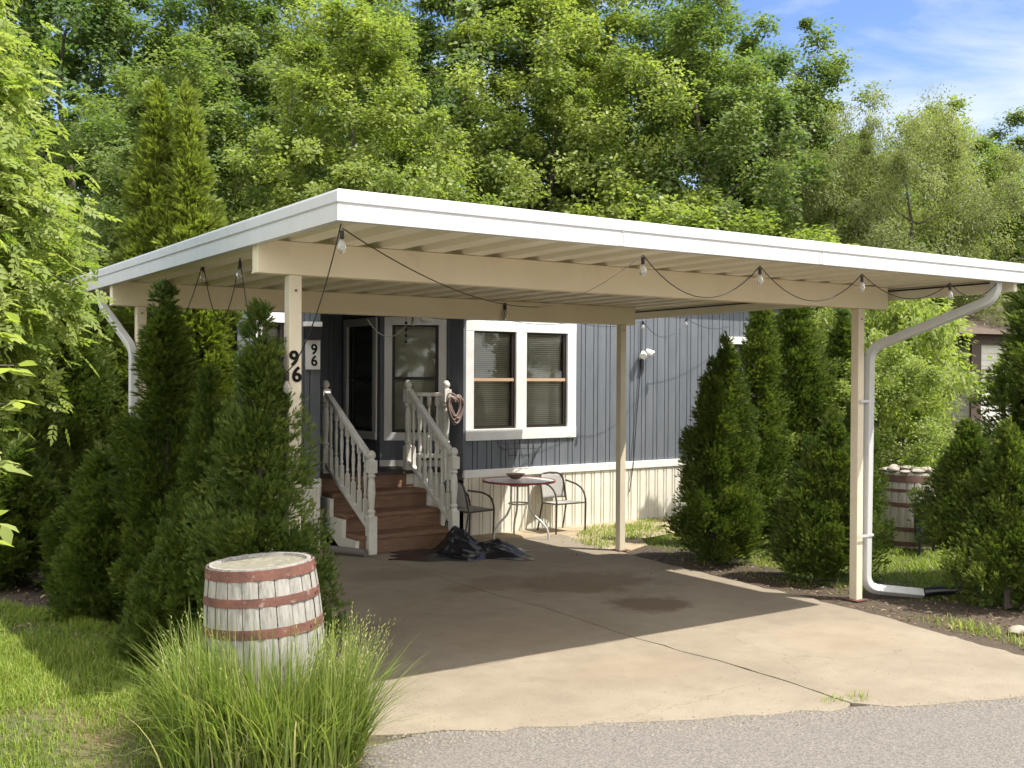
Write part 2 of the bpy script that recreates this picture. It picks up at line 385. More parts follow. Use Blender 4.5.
def arbor_meshes(name, seed, stems, lmat, cl=76, per=64, sz=.052, skirt=.06):
    """stems: (x, y, H, r, z0). Dense upright evergreen of flat upright sprays."""
    rg = np.random.default_rng(seed); PP = []; DD = []; NN = []; SS = []; RR = []
    mb = MB()
    for (sx, sy, H, r, z0) in stems:
        lean = rg.normal(0, .02, 2)
        mb.tube([(sx*.6, sy*.6, 0), (sx, sy, H*.3), (sx+lean[0], sy+lean[1], H*.85)], [.032, .020, .005], 6)
        area = PI*r*H*1.25; n = int(area*cl)
        t = rg.random(int(n*2.2)); w = np.sqrt(np.clip(1-t, 0, 1))*np.minimum(1, .45+t*3)
        t = t[rg.random(len(t)) < w][:n]; n = len(t)
        th = rg.uniform(0, 2*PI, n)
        prof = np.minimum(1, (t+.055)/.24)**.6*np.clip(1-t, 0, 1)**.76*1.2
        f1, f2, f3 = rg.uniform(0, 6, 3)
        lum = 1+.19*np.sin(2*th+f1+5*t)+.16*np.sin(3*th+f2-11*t)+.11*np.sin(5*th+f3+17*t)+.07*np.sin(9*th-f1+31*t)+rg.normal(0, .05, n)
        rr = r*prof*lum
        cz = z0+skirt+t*(H-z0-skirt)
        Cc = np.stack([sx+rr*np.cos(th)+lean[0]*t, sy+rr*np.sin(th)+lean[1]*t, cz], 1)
        out = np.stack([np.cos(th), np.sin(th), np.full(n, .25)], 1); out /= np.linalg.norm(out, axis=1, keepdims=True)
        crad = rg.uniform(.05, .105, n)*np.where(t > .85, .6, 1)*min(1.5, max(.8, (r/.38)**.5))
        crnd = rg.normal(0, .13, n)
        ci = np.repeat(np.arange(n), per); m = len(ci)
        g = unit(rg, m)*(rg.random(m)**.5)[:, None]
        inner = rg.random(m) < .36
        P = Cc[ci]-out[ci]*(crad[ci]*.55)[:, None]+g*crad[ci][:, None]*np.array([1, 1, 1.15])-out[ci]*(inner*rg.uniform(.12, .6, m)*rr[ci])[:, None]
        D = g*.9+out[ci]*.75+np.array([0, 0, .6])+rg.normal(0, .2, (m, 3))
        Nn = unit(rg, m)*.8+out[ci]*.55+np.array([0, 0, .45])
        PP.append(P); DD.append(D); NN.append(Nn); SS.append(sz*rg.uniform(.6, 1.25, m)*np.where(inner, 1.75, 1)); RR.append(np.clip(rg.normal(.42, .2, m)+crnd[ci]+.25*g[:, 2]*0, 0, 1))
    crown = leaf_mesh(name+'_crown', np.concatenate(PP), np.concatenate(DD), np.concatenate(NN), np.concatenate(SS), SPRAY[0], SPRAY[1], lmat, np.concatenate(RR))
    tm = bpy.data.meshes.new(name+'_trunk'); tm.from_pydata([tuple(p) for p in mb.v], [], mb.f); tm.materials.append(BARK); tm.update()
    return tm, crown

def blades_mesh(name, P, ang, L, W, bend, mat, rnd, segs=2, up0=None):
    """grass blades: tapered arching strips"""
    n = len(P); P = np.asarray(P, np.float32)
    dx = np.stack([np.cos(ang), np.sin(ang)], 1); px = np.stack([-np.sin(ang), np.cos(ang)], 1)
    V_ = np.zeros((n, (segs+1)*2, 3), np.float32)
    for i in range(segs+1):
        t = i/segs
        hor = L*(t*bend*.35+bend*t*t*.65); ver = L*(t-.55*bend*t*t)
        w = W*(1-t**1.6)*.5*(.7+.3*min(1, t*4))+.0003
        for j, s in enumerate((-1, 1)):
            V_[:, i*2+j, 0] = P[:, 0]+dx[:, 0]*hor+px[:, 0]*w*s
            V_[:, i*2+j, 1] = P[:, 1]+dx[:, 1]*hor+px[:, 1]*w*s
            V_[:, i*2+j, 2] = P[:, 2]+ver
    k = (segs+1)*2
    tf = np.array([(2*i, 2*i+1, 2*i+3, 2*i+2) for i in range(segs)], np.int32)
    faces = (np.arange(n, dtype=np.int32)[:, None, None]*k+tf[None]).reshape(-1)
    me = bpy.data.meshes.new(name); me.vertices.add(n*k); me.vertices.foreach_set('co', V_.reshape(-1))
    me.loops.add(len(faces)); me.loops.foreach_set('vertex_index', faces)
    me.polygons.add(n*segs); me.polygons.foreach_set('loop_start', np.arange(n*segs, dtype=np.int32)*4)
    me.update(calc_edges=True)
    a = me.attributes.new('rnd', 'FLOAT', 'POINT'); a.data.foreach_set('value', np.repeat(np.asarray(rnd, np.float32), k))
    me.materials.append(mat); return me


# ================================================================== light and sky
SUN = V((.37, -.45, 1.0)).normalized()
elev = math.asin(SUN.z); azim = math.atan2(SUN.x, SUN.y)
sl = bpy.data.lights.new('sun', 'SUN'); sl.energy = 2.9; sl.angle = math.radians(.53); sl.color = (1, .95, .86)
so = bpy.data.objects.new('sun', sl); COL.objects.link(so); so.rotation_euler = SUN.to_track_quat('Z', 'Y').to_euler(); so.location = (5, -5, 30)
w = bpy.data.worlds.new('World'); sc.world = w; w.use_nodes = True
N, L = w.node_tree.nodes, w.node_tree.links
bg = N['Background']; bg.inputs[1].default_value = .11
sky = N.new('ShaderNodeTexSky'); sky.sky_type = 'NISHITA'; sky.sun_disc = False; sky.sun_elevation = elev; sky.sun_rotation = azim
sky.air_density = 1.0; sky.dust_density = .5; sky.ozone_density = 3.0
tc = N.new('ShaderNodeTexCoord'); mp = N.new('ShaderNodeMapping'); mp.inputs['Rotation'].default_value = (0, .35, .4); mp.inputs['Scale'].default_value = (1.2, 1.4, 5.5)
L.new(tc.outputs['Generated'], mp.inputs[0])
nz = N.new('ShaderNodeTexNoise'); nz.inputs['Scale'].default_value = 2.1; nz.inputs['Detail'].default_value = 9; nz.inputs['Roughness'].default_value = .55; nz.inputs['Distortion'].default_value = .5
L.new(mp.outputs[0], nz.inputs[0])
rp = N.new('ShaderNodeValToRGB'); rp.color_ramp.elements[0].position = .45; rp.color_ramp.elements[1].position = .64
rp.color_ramp.elements[1].color = (.85,.85,.85,1)
L.new(nz.outputs[0], rp.inputs[0])
mx0 = N.new('ShaderNodeMath'); mx0.operation = 'MULTIPLY'; mx0.inputs[1].default_value = .75; L.new(rp.outputs[0], mx0.inputs[0])
hs = N.new('ShaderNodeHueSaturation'); hs.inputs['Saturation'].default_value = 1.12; hs.inputs['Value'].default_value = .74; hs.inputs['Hue'].default_value = .512; L.new(sky.outputs[0], hs.inputs['Color'])
mx = N.new('ShaderNodeMixRGB'); L.new(mx0.outputs[0], mx.inputs[0]); L.new(hs.outputs[0], mx.inputs[1]); mx.inputs[2].default_value = (3.9, 4.0, 4.3, 1)
# unseen bright cloud bank, added behind the viewer as neutral fill light
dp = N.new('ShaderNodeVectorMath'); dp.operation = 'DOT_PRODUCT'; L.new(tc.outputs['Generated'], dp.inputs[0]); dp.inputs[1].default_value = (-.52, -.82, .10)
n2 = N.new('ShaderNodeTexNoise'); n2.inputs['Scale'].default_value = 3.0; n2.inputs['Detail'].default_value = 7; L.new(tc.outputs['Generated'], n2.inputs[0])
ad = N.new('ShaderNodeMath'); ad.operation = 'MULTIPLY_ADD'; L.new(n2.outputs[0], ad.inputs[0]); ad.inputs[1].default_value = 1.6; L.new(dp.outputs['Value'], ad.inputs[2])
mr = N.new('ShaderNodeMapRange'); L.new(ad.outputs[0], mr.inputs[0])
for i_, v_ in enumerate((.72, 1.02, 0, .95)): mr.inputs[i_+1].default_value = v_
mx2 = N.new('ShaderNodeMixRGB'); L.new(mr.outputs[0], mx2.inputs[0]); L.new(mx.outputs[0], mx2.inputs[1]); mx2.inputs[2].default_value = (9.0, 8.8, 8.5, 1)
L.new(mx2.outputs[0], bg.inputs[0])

sc.view_settings.view_transform = 'Standard'; sc.view_settings.look = 'None'; sc.view_settings.gamma = 1; sc.view_settings.exposure = 1.42
sc.view_settings.use_curve_mapping = False
cy = sc.cycles; cy.use_denoising = True; cy.max_bounces = 7; cy.diffuse_bounces = 4; cy.transparent_max_bounces = 8; cy.use_adaptive_sampling = True; cy.adaptive_threshold = .012
cy.sample_clamp_indirect = 6; cy.caustics_reflective = False; cy.caustics_refractive = False

# ================================================================== setting
def sheet(name, poly, z, mat_):
    mb = MB(); mb.add([(x, y, z) for x, y in poly], [tuple(range(len(poly)))])
    o = mb.build(name, mat_); o['kind'] = 'structure'; return o
rg = np.random.default_rng(5)
sheet('ground', [(-300,-300),(300,-300),(300,300),(-300,300)], -.045, DIRT)
# road: its edge runs across the front of the driveway
def road_y(x): return 4.90-.43*(x-2.67)+.03*math.sin(x*1.1)+.008*math.sin(x*5.3)
edge = [(-40.0, road_y(-.2)+8.5)]+[(x, road_y(x)+(0 if x > 2.4 else -(2.4-x)*.5*0)) for x in np.arange(-.2, 9.01, .25)]+[(60, road_y(9)-14)]
edge = [(-40, 12.5)]+[(x, road_y(x)+.04-(.55*max(0, 2.9-x))*.9) for x in np.arange(.4, 9.01, .2)]+[(70, -22)]
edge[0] = (-60, 5.2)
sheet('road', [(-60,-9)]+[(70,-48)]+edge[::-1], -.004, ROAD)
# driveway of two concrete slabs with an open jagged joint
JX = 5.064
ys = np.arange(2.4, 10.05, .12)
jl = [(JX+.02*math.sin(y*3)+rg.normal(0, .006), y) for y in ys if y > road_y(JX)+.02]
jr = [(x+.010+abs(rg.normal(0, .007)), y) for x, y in jl]
fl = [(x, road_y(x)+.02*rg.normal()) for x in np.arange(2.55, JX-.05, .12)]
fr = [(x, road_y(x)+.02*rg.normal()) for x in np.arange(JX+.12, 6.75, .12)]
redge = [(6.78,3.2),(6.84,3.9),(6.95,4.6),(7.10,5.4),(7.17,6.4),(7.22,7.4),(7.30,8.2),(7.42,9.2),(7.60,10.0)]
rj = []
for (a, b) in zip(redge[:-1], redge[1:]):
    for t in np.arange(0, 1, .12): rj.append((a[0]+(b[0]-a[0])*t+rg.normal(0, .012), a[1]+(b[1]-a[1])*t))
left = fl+jl+[(JX,10.02),(2.62,10.02)]
right = fr+rj+[(7.6,10.02)]+[(JX+.02,10.02)]+jr[::-1]
for nm, poly in (('driveway_slab', left), ('driveway_slab', right)):
    mb = MB(); mb.prism([(x, y, -.06) for x, y in poly], (0,0,1), .06)
    o = mb.build(nm, CONC); o['kind'] = 'structure'
sheet('sandy_path', [(4.2,9.9),(7.3,9.9),(7.25,8.0),(7.6,8.4),(8.2,9.3),(12,10.2),(12,10.75),(4.2,10.75)], -.012, SAND)
sheet('verge', [(6.3,2.6),(6.6,4.5),(6.8,6.5),(6.9,8.4),(7.9,8.9),(8.3,8.2),(7.75,6.4),(8.1,4.9),(8.4,2.6)], -.007, MULCH)
# the lawn left of the driveway is a low bank
def bank(x, y):
    d = np.minimum(2.62-x, (y-(4.66+.30*np.maximum(0, 1.9-x)*.2))*1.1)
    t = np.clip(d/1.05, 0, 1); return .23*t*t*(3-2*t)
BED = [(.9,8.4),(1.6,7.6),(2.2,6.6),(2.60,5.8),(2.60,9.9),(3.9,10.6),(3.9,16),(-9,16),(-1,9.6)]
def in_poly(poly, x, y):
    r = False; j_ = len(poly)-1
    for i_ in range(len(poly)):
        xi, yi = poly[i_]; xj, yj = poly[j_]
        if (yi > y) != (yj > y) and x < (xj-xi)*(y-yi)/(yj-yi+1e-12)+xi: r = not r
        j_ = i_
    return r
gx_ = np.arange(-9.0, 2.63, .166); gy2 = np.arange(4.3, 16.1, .166)
for nm, want, m_t in (('lawn_bank', False, DIRT), ('shrub_bed', True, MULCH)):
    mb = MB(); mb.v = [V((x, y, float(bank(x, y))-.042)) for y in gy2 for x in gx_]; nx_ = len(gx_)
    mb.f = [(b*nx_+a, b*nx_+a+1, (b+1)*nx_+a+1, (b+1)*nx_+a) for b in range(len(gy2)-1) for a in range(nx_-1) if in_poly(BED, gx_[a]+.08, gy2[b]+.08) == want]
    o = mb.build(nm, m_t, smooth=80); o['kind'] = 'structure'

# ================================================================== carport
XA, XR, YF, YB, ZT, ZF = 2.2165, 7.96, 4.653, 9.902, 2.697, 2.550
SL = -.0112
def zr(y): return SL*(y-YF)
def slope(mb):
    for p in mb.v: p.z += zr(p.y)
    return mb
PX1, PX2, PY1, PY2, ZB1 = 2.480, 7.4157, 5.7736, 8.7521, 2.400
cp = thing('carport', ((PX1+PX2)/2, (PY1+PY2)/2, 0), 'white metal carport with flat ribbed roof on four beige posts over the driveway', 'carport')
mb = MB()
prof = [(-.05, ZF), (0, ZF), (0, ZF+.070), (-.007, ZF+.076), (-.007, ZF+.082), (.003, ZF+.088), (.003, ZT-.012), (-.004, ZT), (-.06, ZT), (-.06, ZT-.004), (-.012, ZT-.016), (-.012, ZF+.012), (-.05, ZF+.012)]
cor = [(XA, YF, -1, -1), (XR, YF, 1, -1), (XR, YB, 1, 1), (XA, YB, -1, 1)]
vs = [(x+sx*o, y+sy*o, z) for (x, y, sx, sy) in cor for (o, z) in prof]
n = len(prof); fs = []
for i in range(4):
    for k in range(n):
        k2 = (k+1) % n; j = (i+1) % 4
        fs.append((i*n+k, j*n+k, j*n+k2, i*n+k2))
mb.add(vs, fs); slope(mb).build('fascia', WHITE, cp)
for x in (3.95, 5.62):
    mb = MB(); mb.box((x-.0012, YF-.0045, ZF+.001), (x+.0012, YF+.002, ZT-.004)); mb.box((x-.03, YF-.0022, ZF+.002), (x+.0, YF+.001, ZF+.069)); slope(mb).build('seam', WHITE, cp)
# roof pan: ribs run front to back
mb = MB(); pr = []; x = XA+.013; per_ = .285
while x < XR-.02:
    for dx, dz in ((0,0),(.060,0),(.190,.078),(.205,.078),(.216,.0)):
        if x+dx < XR-.015: pr.append((x+dx, ZF+.036+dz))
    x += per_
pr.append((XR-.015, ZF+.036)); m_ = len(pr)
for y in (YF+.0135, YB-.0135):
    mb.v += [V((px_, y, pz_)) for px_, pz_ in pr]
for y in (YF+.0135, YB-.0135):
    mb.v += [V((px_, y, pz_+.004)) for px_, pz_ in pr]
mb.f += [(i, i+1, m_+i+1, m_+i) for i in range(m_-1)]+[(2*m_+i, 3*m_+i, 3*m_+i+1, 2*m_+i+1) for i in range(m_-1)]
slope(mb).build('roof_panel', PAN, cp)
for y in (PY1, PY2):
    mb = MB(); a = .045
    pts = [(-a, ZB1), (a, ZB1), (a, ZB1+.012), (a-.012, ZB1+.012), (a-.012, ZF+.034), (-a+.012, ZF+.034), (-a+.012, ZF+.034), (-a, ZF+.034)]
    mb.prism([(XA+.035, y+p, z) for p, z in pts][:8], (1,0,0), XR-XA-.06-(.19 if y == PY1 else .37))
    slope(mb); mb.build('beam', BEIGE, cp, bevel=.004)
# gasket strip under the right fascia
mb = MB(); mb.box((XR-.058, YF+.06, ZF-.060), (XR-.020, YB-.06, ZF+.033)); slope(mb).build('side_rail', PAN, cp, bevel=.003)
mb = MB(); mb.box((XR-.064, YF+.25, ZF+.012), (XR-.0585, YB-.12, ZF+.024)); slope(mb).build('rubber_gasket', BLACKP, cp)
posts = []
for (x, y) in ((PX1, PY1), (PX2, PY1), (PX1, PY2), (PX2, PY2)):
    mb = MB(); h = .037; mb.box((x-h, y-h, .006), (x+h, y+h, ZB1-.001+zr(y)))
    po = mb.build('post', BEIGEP, cp, bevel=.004)
    mb = MB(); mb.box((x-.075, y-.075, .0015), (x+.075, y+.075, .009)); mb.build('base_plate', RUST, po)
    mb = MB(); mb.tube([(x, y-h-.001, ZB1-.1), (x, y-h-.006, ZB1-.1)], .007, 8); mb.build('bolt', RUST, po)
    posts.append(po)
def digit(ch, size, p, u, n, mt, name, parent, bold=.012, ext=.003):
    cu = bpy.data.curves.new('digit_'+ch, 'FONT'); cu.body = ch; cu.size = 1; cu.extrude = ext/size; cu.offset = bold
    cu.align_x = 'CENTER'
    to = bpy.data.objects.new('digit_tmp', cu); COL.objects.link(to)
    dg = bpy.context.evaluated_depsgraph_get(); me = bpy.data.meshes.new_from_object(to.evaluated_get(dg))
    bpy.data.objects.remove(to)
    u = V(u).normalized(); n = V(n).normalized(); z = V((0,0,1))
    off = ORG[parent.name] if parent is not None else V((0,0,0))
    for v in me.vertices:
        c = v.co*size; v.co = V(p)+u*c.x+z*c.y+n*c.z-off
    me.materials.clear(); me.materials.append(mt)
    return link(name, me, parent)
fp = posts[0]
p9 = on_y(294, 365.5, PY1-.041); p6 = on_y(296.8, 381.5, PY1-.041)
digit('9', .118, p9, (1,0,0), (0,-1,0), NUMB, 'house_number', fp, .025)
digit('6', .118, p6, (1,0,0), (0,-1,0), NUMB, 'house_number', fp, .025)
# downspouts
def arc(a, b, c, k=6, r=.10):           # rounded corner at b
    a, b, c = V(a), V(b), V(c); d1 = (a-b).normalized(); d2 = (c-b).normalized()
    p, q = b+d1*r, b+d2*r
    return [p*(1-t)**2+b*2*t*(1-t)+q*t*t for t in [i/k for i in range(k+1)]]
def path(pts, r=.10):
    out = [V(pts[0])]
    for i in range(1, len(pts)-1): out += arc(pts[i-1], pts[i], pts[i+1], 6, r)
    return out+[V(pts[-1])]
def spout(pts, w, parent, mt, r=.1):
    mb = MB(); P = path(pts, r); mb.tube(P, w, 4, a0=PI/4)
    # ribbed rectangular pipe: rotate the four corners to a square section
    o = mb.build('downspout', mt, parent, smooth=30, bevel=.006); return o
yd = PY1-.02
top = V((XR-.25, YF+.09, ZF+.02+zr(YF)))
sp = [top, top+V((0,0,-.14)), V((PX2+.10, yd-.02, 2.06)), V((PX2+.10, yd, .09)), V((7.95, 5.52, .035))]
s1 = spout(sp, .047, cp, WHITE, .11)
for z in (.52, 1.62):
    mb = MB(); mb.box((PX2-.042, yd-.046, z), (PX2+.140, yd-.043, z+.022)); mb.box((PX2+.137, yd-.043, z), (PX2+.140, yd+.03, z+.022)); mb.build('strap', WHITE, s1)
tl = V((XA+.06, YB-.75, ZF+.01+zr(YB)))
s2 = spout([tl, tl+V((0,-.02,-.12)), V((PX1-.066, PY2-.03, 2.02)), V((PX1-.066, PY2-.03, .05))], .04, cp, WHITE, .08)
mb = MB(); mb.box((PX1-.10, PY2-.066, 1.5), (PX1+.04, PY2-.062, 1.53)); mb.build('strap', WHITE, s2)

# ================================================================== string lights
def sag(a, b, d, k=14):
    a, b = V(a), V(b); return [a.lerp(b, i/k)-V((0,0,4*d*(i/k)*(1-i/k))) for i in range(k+1)]
def bulb(parent, p, s=1.0):
    s *= .78
    p = V(p); mb = MB()
    mb.lathe([(.004, 0), (.013*s, -.002), (.014*s, -.05*s), (.010*s, -.055*s)], p, 10); so_ = mb.build('socket', CABLE, parent, smooth=40)
    mb = MB(); z = -.055*s
    mb.lathe([(.008*s, z), (.018*s, z-.015*s), (.026*s, z-.035*s), (.028*s, z-.052*s), (.022*s, z-.073*s), (.010*s, z-.086*s), (.001, z-.088*s)], p, 12)
    mb.build('bulb', BULB, so_, smooth=60)
hk = [on_y(*q, 4.74) for q in ((342,228),(643,255),(760,266),(862,274),(950,283))]
t = thing('string_lights', hk[0], 'black string light cable with clear bulbs swagged along the inside of the front fascia', 'string lights', 'strings of bulb lights')
mb = MB()
mid = on_y(505, 290, 7.9)
mb.tube(sag(hk[0], V((5.0, 6.9, 2.36)), .10), .0034, 5)
for a, b, d in ((1,2,.22),(2,3,.20),(3,4,.14)): mb.tube(sag(hk[a], hk[b], d), .0034, 5)
mb.tube(sag(hk[4], hk[4]+V((.55, -.02, .02)), .10), .0034, 5)
mb.build('cable', CABLE, t)
mb = MB(); mb.tube(sag(V((5.0, 6.9, 2.36)), hk[1], .06), .0034, 5); mb.build('cable', WCABLE, t)
for h_ in hk: bulb(t, h_+V((0,0,-.01)))
# drop along the left side
lk = [on_y(*q, y) for q, y in (((140,289),8.9),((203,262),7.35),((240,258),6.35))]
t = thing('string_lights', lk[2], 'black string light cable with bulbs hanging in loops under the left fascia', 'string lights', 'strings of bulb lights')
mb = MB(); mb.tube(sag(lk[0]+V((-.05,.8,-.03)), lk[0], .12), .0034, 5); mb.tube(sag(lk[0], lk[1], .42), .0034, 5); mb.tube(sag(lk[1], lk[2], .38), .0034, 5)
e1 = on_y(287, 372, 5.70)
mb.tube(sag(lk[2], e1, .35), .0034, 5); mb.tube(sag(e1, hk[0]+V((.0,.01,.02)), .12), .0034, 5)
mb.build('cable', CABLE, t)
for h_ in lk: bulb(t, h_+V((0,0,-.02)))
bulb(t, e1, 1.1)
# rear string against the house
wk = [V((5.03, 9.86, 2.38)), V((5.55, 9.86, 2.44)), V((6.6, 9.86, 2.45)), on_y(575, 322, 9.86), on_y(643, 321, 9.95), on_y(686, 318, 10.2), on_y(730, 326, 10.4)]
t = thing('string_lights', wk[0], 'thin string light cable draped along the house wall behind the rear beam', 'string lights', 'strings of bulb lights')
mb = MB()
for a, b, d in ((0,1,.20),): mb.tube(sag(wk[a], wk[b], d), .005, 5)
mb.build('cable', WCABLE, t); mb = MB()
for a, b, d in ((1,2,.04),(2,3,.05),(3,4,.06),(4,5,.22),(5,6,.08)): mb.tube(sag(wk[a], wk[b], d), .0034, 5)
mb.build('cable', CABLE, t)
for h_ in (wk[1], wk[4], wk[5]): bulb(t, h_)
bp = on_y(505, 303, PY2-.07)
t = thing('light_bulb', bp, 'single clear bulb hanging from the rear carport beam above the stairs', 'light bulb')
bulb(t, bp, 1.5)
cp_ = on_y(406, 321, 9.8)
t = thing('wind_chime', cp_, 'small dark wind chime hanging in front of the porch window', 'wind chime')
mb = MB(); mb.tube([cp_+V((0,0,.1)), cp_+V((0,0,-.26))], .002, 4); mb.build('cord', CABLE, t)
for i, z in enumerate((-.02, -.09, -.15, -.21)):
    mb = MB(); mb.lathe([(.001, .02), (.014, .005), (.016, -.008), (.001, -.02)], cp_+V((0,0,z)), 8); mb.build('bead', BLACKM, t)

# ================================================================== the blue home
WY = 10.58
house = thing('mobile_home', (7.5, WY+2, 0), 'blue grey mobile home with grooved siding, white window trim and cream skirting', 'house')
def siding(P0, u, n, length, z0, z1, openings=(), name='wall', m=SIDING, pat=((0,.122),(.012,.0),), period=.197):
    u = V(u).normalized(); n = V(n).normalized(); P0 = V(P0)
    xs = []; x = 0; i = 0
    bw = (.120, .011, .055, .011)
    while x < length:
        for wdt, d in zip(bw, (0, -.013, 0, -.013)):
            if x < length: xs.append((x, min(length, x+wdt), d)); x += wdt
    cuts = sorted({o[0] for o in openings} | {o[1] for o in openings})
    seg = []
    for a, b, d in xs:
        ps = [a]+[c for c in cuts if a < c < b]+[b]
        seg += [(p, q, d) for p, q in zip(ps[:-1], ps[1:])]
    mb = MB(); pd = None
    for a, b, d in seg:
        zz = [(z0, z1)]
        for oa, ob, za, zb in openings:
            if oa-1e-6 <= a and b <= ob+1e-6: zz = [(z0, za), (zb, z1)]
        for za, zb in zz:
            q = [P0+u*a+n*d, P0+u*b+n*d]
            mb.add([q[0]+V((0,0,za)), q[1]+V((0,0,za)), q[1]+V((0,0,zb)), q[0]+V((0,0,zb))], [(0,1,2,3)])
            if pd is not None and abs(pd-d) > 1e-6:
                e0 = P0+u*a+n*pd
                mb.add([e0+V((0,0,za)), q[0]+V((0,0,za)), q[0]+V((0,0,zb)), e0+V((0,0,zb))], [(0,1,2,3)])
        pd = d
    return mb.build(name, m, house)
def window(P0, u, n, W, H, units, name='window', tw=.10, sash=SASHD, rail=TAN, blind=True, drop=0.0, trim=PAINTW, tops=.10, bots=.12):
    """P0 bottom-left of the outer trim; units: (a, b) pane spans along u"""
    P0 = V(P0); u = V(u).normalized(); n = V(n).normalized(); z = V((0,0,1))
    mb = MB()
    def ob(a, b, za, zb, d0, d1, m): m.obox(P0+u*a+z*za+n*d0, u, n, b-a, d1-d0, zb-za)
    ob(0, W, H-tops, H, -.06, .022, mb); ob(0, W, 0, bots, -.06, .026, mb)
    xs = [0]+[v for ab in units for v in ab]+[W]
    for i in range(0, len(xs), 2): ob(xs[i], xs[i+1], bots, H-tops, -.06, .020, mb)
    wo = mb.build(name, trim, house, bevel=.003)
    for a, b in units:
        mb = MB(); zb, zt_ = bots, H-tops; zm = zb+(zt_-zb)*.505; f = .028
        for (p, q, r, s_, d0, d1) in ((a+.001, a+f, zb, zt_, -.045, -.012), (b-f*1.5, b-.001, zb, zt_, -.045, -.012), (a+f, b-f*1.5, zb+.001, zb+f, -.045, -.012), (a+f, b-f*1.5, zt_-f*.7, zt_-.001, -.045, -.012)):
            ob(p, q, r, s_, d0, d1, mb)
        mb.build('sash', sash, wo)
        mb = MB(); ob(a+f*.3, b-f*.6, zm-.018, zm+.018, -.044, -.006, mb); mb.build('meeting_rail', rail, wo)
        mb = MB(); q = [P0+u*p+z*r-n*.030 for p, r in ((a+f, zb+f), (b-f*1.5, zb+f), (b-f*1.5, zt_-f*.7), (a+f, zt_-f*.7))]
        mb.add(q, [(0,1,2,3)]); mb.build('pane', PANE, wo)
        if blind:
            mb = MB(); zz = zt_-.03; k = 0
            while zz > zb+.035:
                c = P0+u*(a+.02)+z*zz-n*.085
                tl_ = 1.05+.1*math.sin(k*.7)
                mb.add([c-z*.0095*tl_+n*.007, c+u*(b-a-.04)-z*.0095*tl_+n*.007, c+u*(b-a-.04)+z*.0095*tl_-n*.007, c+z*.0095*tl_-n*.007], [(0,1,2,3)])
                zz -= .0235; k += 1
            mb.build('blind', BLIND, wo)
    return wo
WX0, WX1 = 6.62, 12.4
wins = [(6.64-WX0, 8.23-WX0)]
# openings a touch smaller than the trims
siding((WX0, WY, 0), (1,0,0), (0,-1,0), WX1-WX0, .70, 2.86, [(.06, 1.57, 1.12, 2.40), (10.78-WX0, 11.2-WX0, 1.85, 2.29)])
window((6.64, WY, 1.07), (1,0,0), (0,-1,0), 1.59, 1.38, [(.11,.70),(.85,1.46)], tops=.12, bots=.13, drop=.18)
window((10.71, WY, 1.80), (1,0,0), (0,-1,0), .58, .56, [(.09,.49)], rail=SASHD)
# left wing
siding((3.95, WY, 0), (1,0,0), (0,-1,0), 4.85-3.95, .70, 2.86, [(.24, .52, 1.15, 2.38)])
window((4.14, WY, 1.07), (1,0,0), (0,-1,0), .40, 1.38, [(.08,.31)], rail=SASHD)
# recessed entry: short return, angled wall, side wall, rear wall
A0 = V((6.62, 10.86, 0)); ua = V((-.823, .567, 0)); A1 = A0+ua*.82
siding((6.62, WY+.28, 0), (0,-1,0), (-1,0,0), .28, .70, 2.80)
siding(A1, -ua, (-.567,-.823,0), .82, .70, 2.80, [(.10, .72, 1.15, 2.42)])
window(A1+V((0,0,1.06))-ua*.05, -ua, (-.567,-.823,0), .72, 1.43, [(.09,.63)], rail=SASHD, tops=.09, bots=.09)
A2 = V((A1.x, A1.y+1.0, 0))
siding(A2, (0,-1,0), (-1,0,0), 1.0, .70, 2.80, [(.12,.90,1.15,2.42)])
window(A2+V((0,-.07,1.06)), (0,-1,0), (-1,0,0), .86, 1.43, [(.09,.77)], rail=SASHD, tops=.09, bots=.09)
siding((4.85, A2.y, 0), (1,0,0), (0,-1,0), A2.x-4.85, .70, 2.80)
siding((4.85, WY, 0), (0,1,0), (1,0,0), A2.y-WY, .70, 2.80)
# ends, rear, floor
siding((3.95, 15.4, 0), (0,-1,0), (-1,0,0), 15.4-WY, .02, 2.86); siding((WX1, WY, 0), (0,1,0), (1,0,0), 15.4-WY, .02, 2.86)
siding((WX1, 15.4, 0), (-1,0,0), (0,1,0), WX1-3.95, .02, 2.86)
mb = MB(); mb.box((4.0, A2.y+.05, .60), (WX1-.05, 15.3, .69)); mb.box((6.70, WY+.05, .60), (WX1-.05, A2.y+.04, .69)); mb.build('floor', INSIDE, house)
mb = MB(); mb.box((4.0, 13.4, .69), (WX1-.05, 13.5, 2.70)); mb.build('inner_wall', INSIDE, house)
mb = MB(); mb.box((3.9, WY+.012, 2.72), (WX1-.03, 15.37, 2.74)); mb.build('soffit', mat('navy_soffit', (.10,.11,.14), .7), house)
mb = MB()
mb.prism([(3.85, WY-.10, 2.80), (3.85, 13.0, 3.22), (3.85, 15.5, 2.80), (3.85, 15.5, 2.88), (3.85, 13.0, 3.30), (3.85, WY-.10, 2.88)], (1,0,0), WX1+.1-3.85); mb.build('roof', ROOFT, house)
mb = MB(); mb.box((4.75, 9.55, 2.70), (6.74, 10.47, 2.75)); mb.build('added_shade_slab', WHITE, house)  # unseen slab added above the recessed entry to keep sun off deck and steps
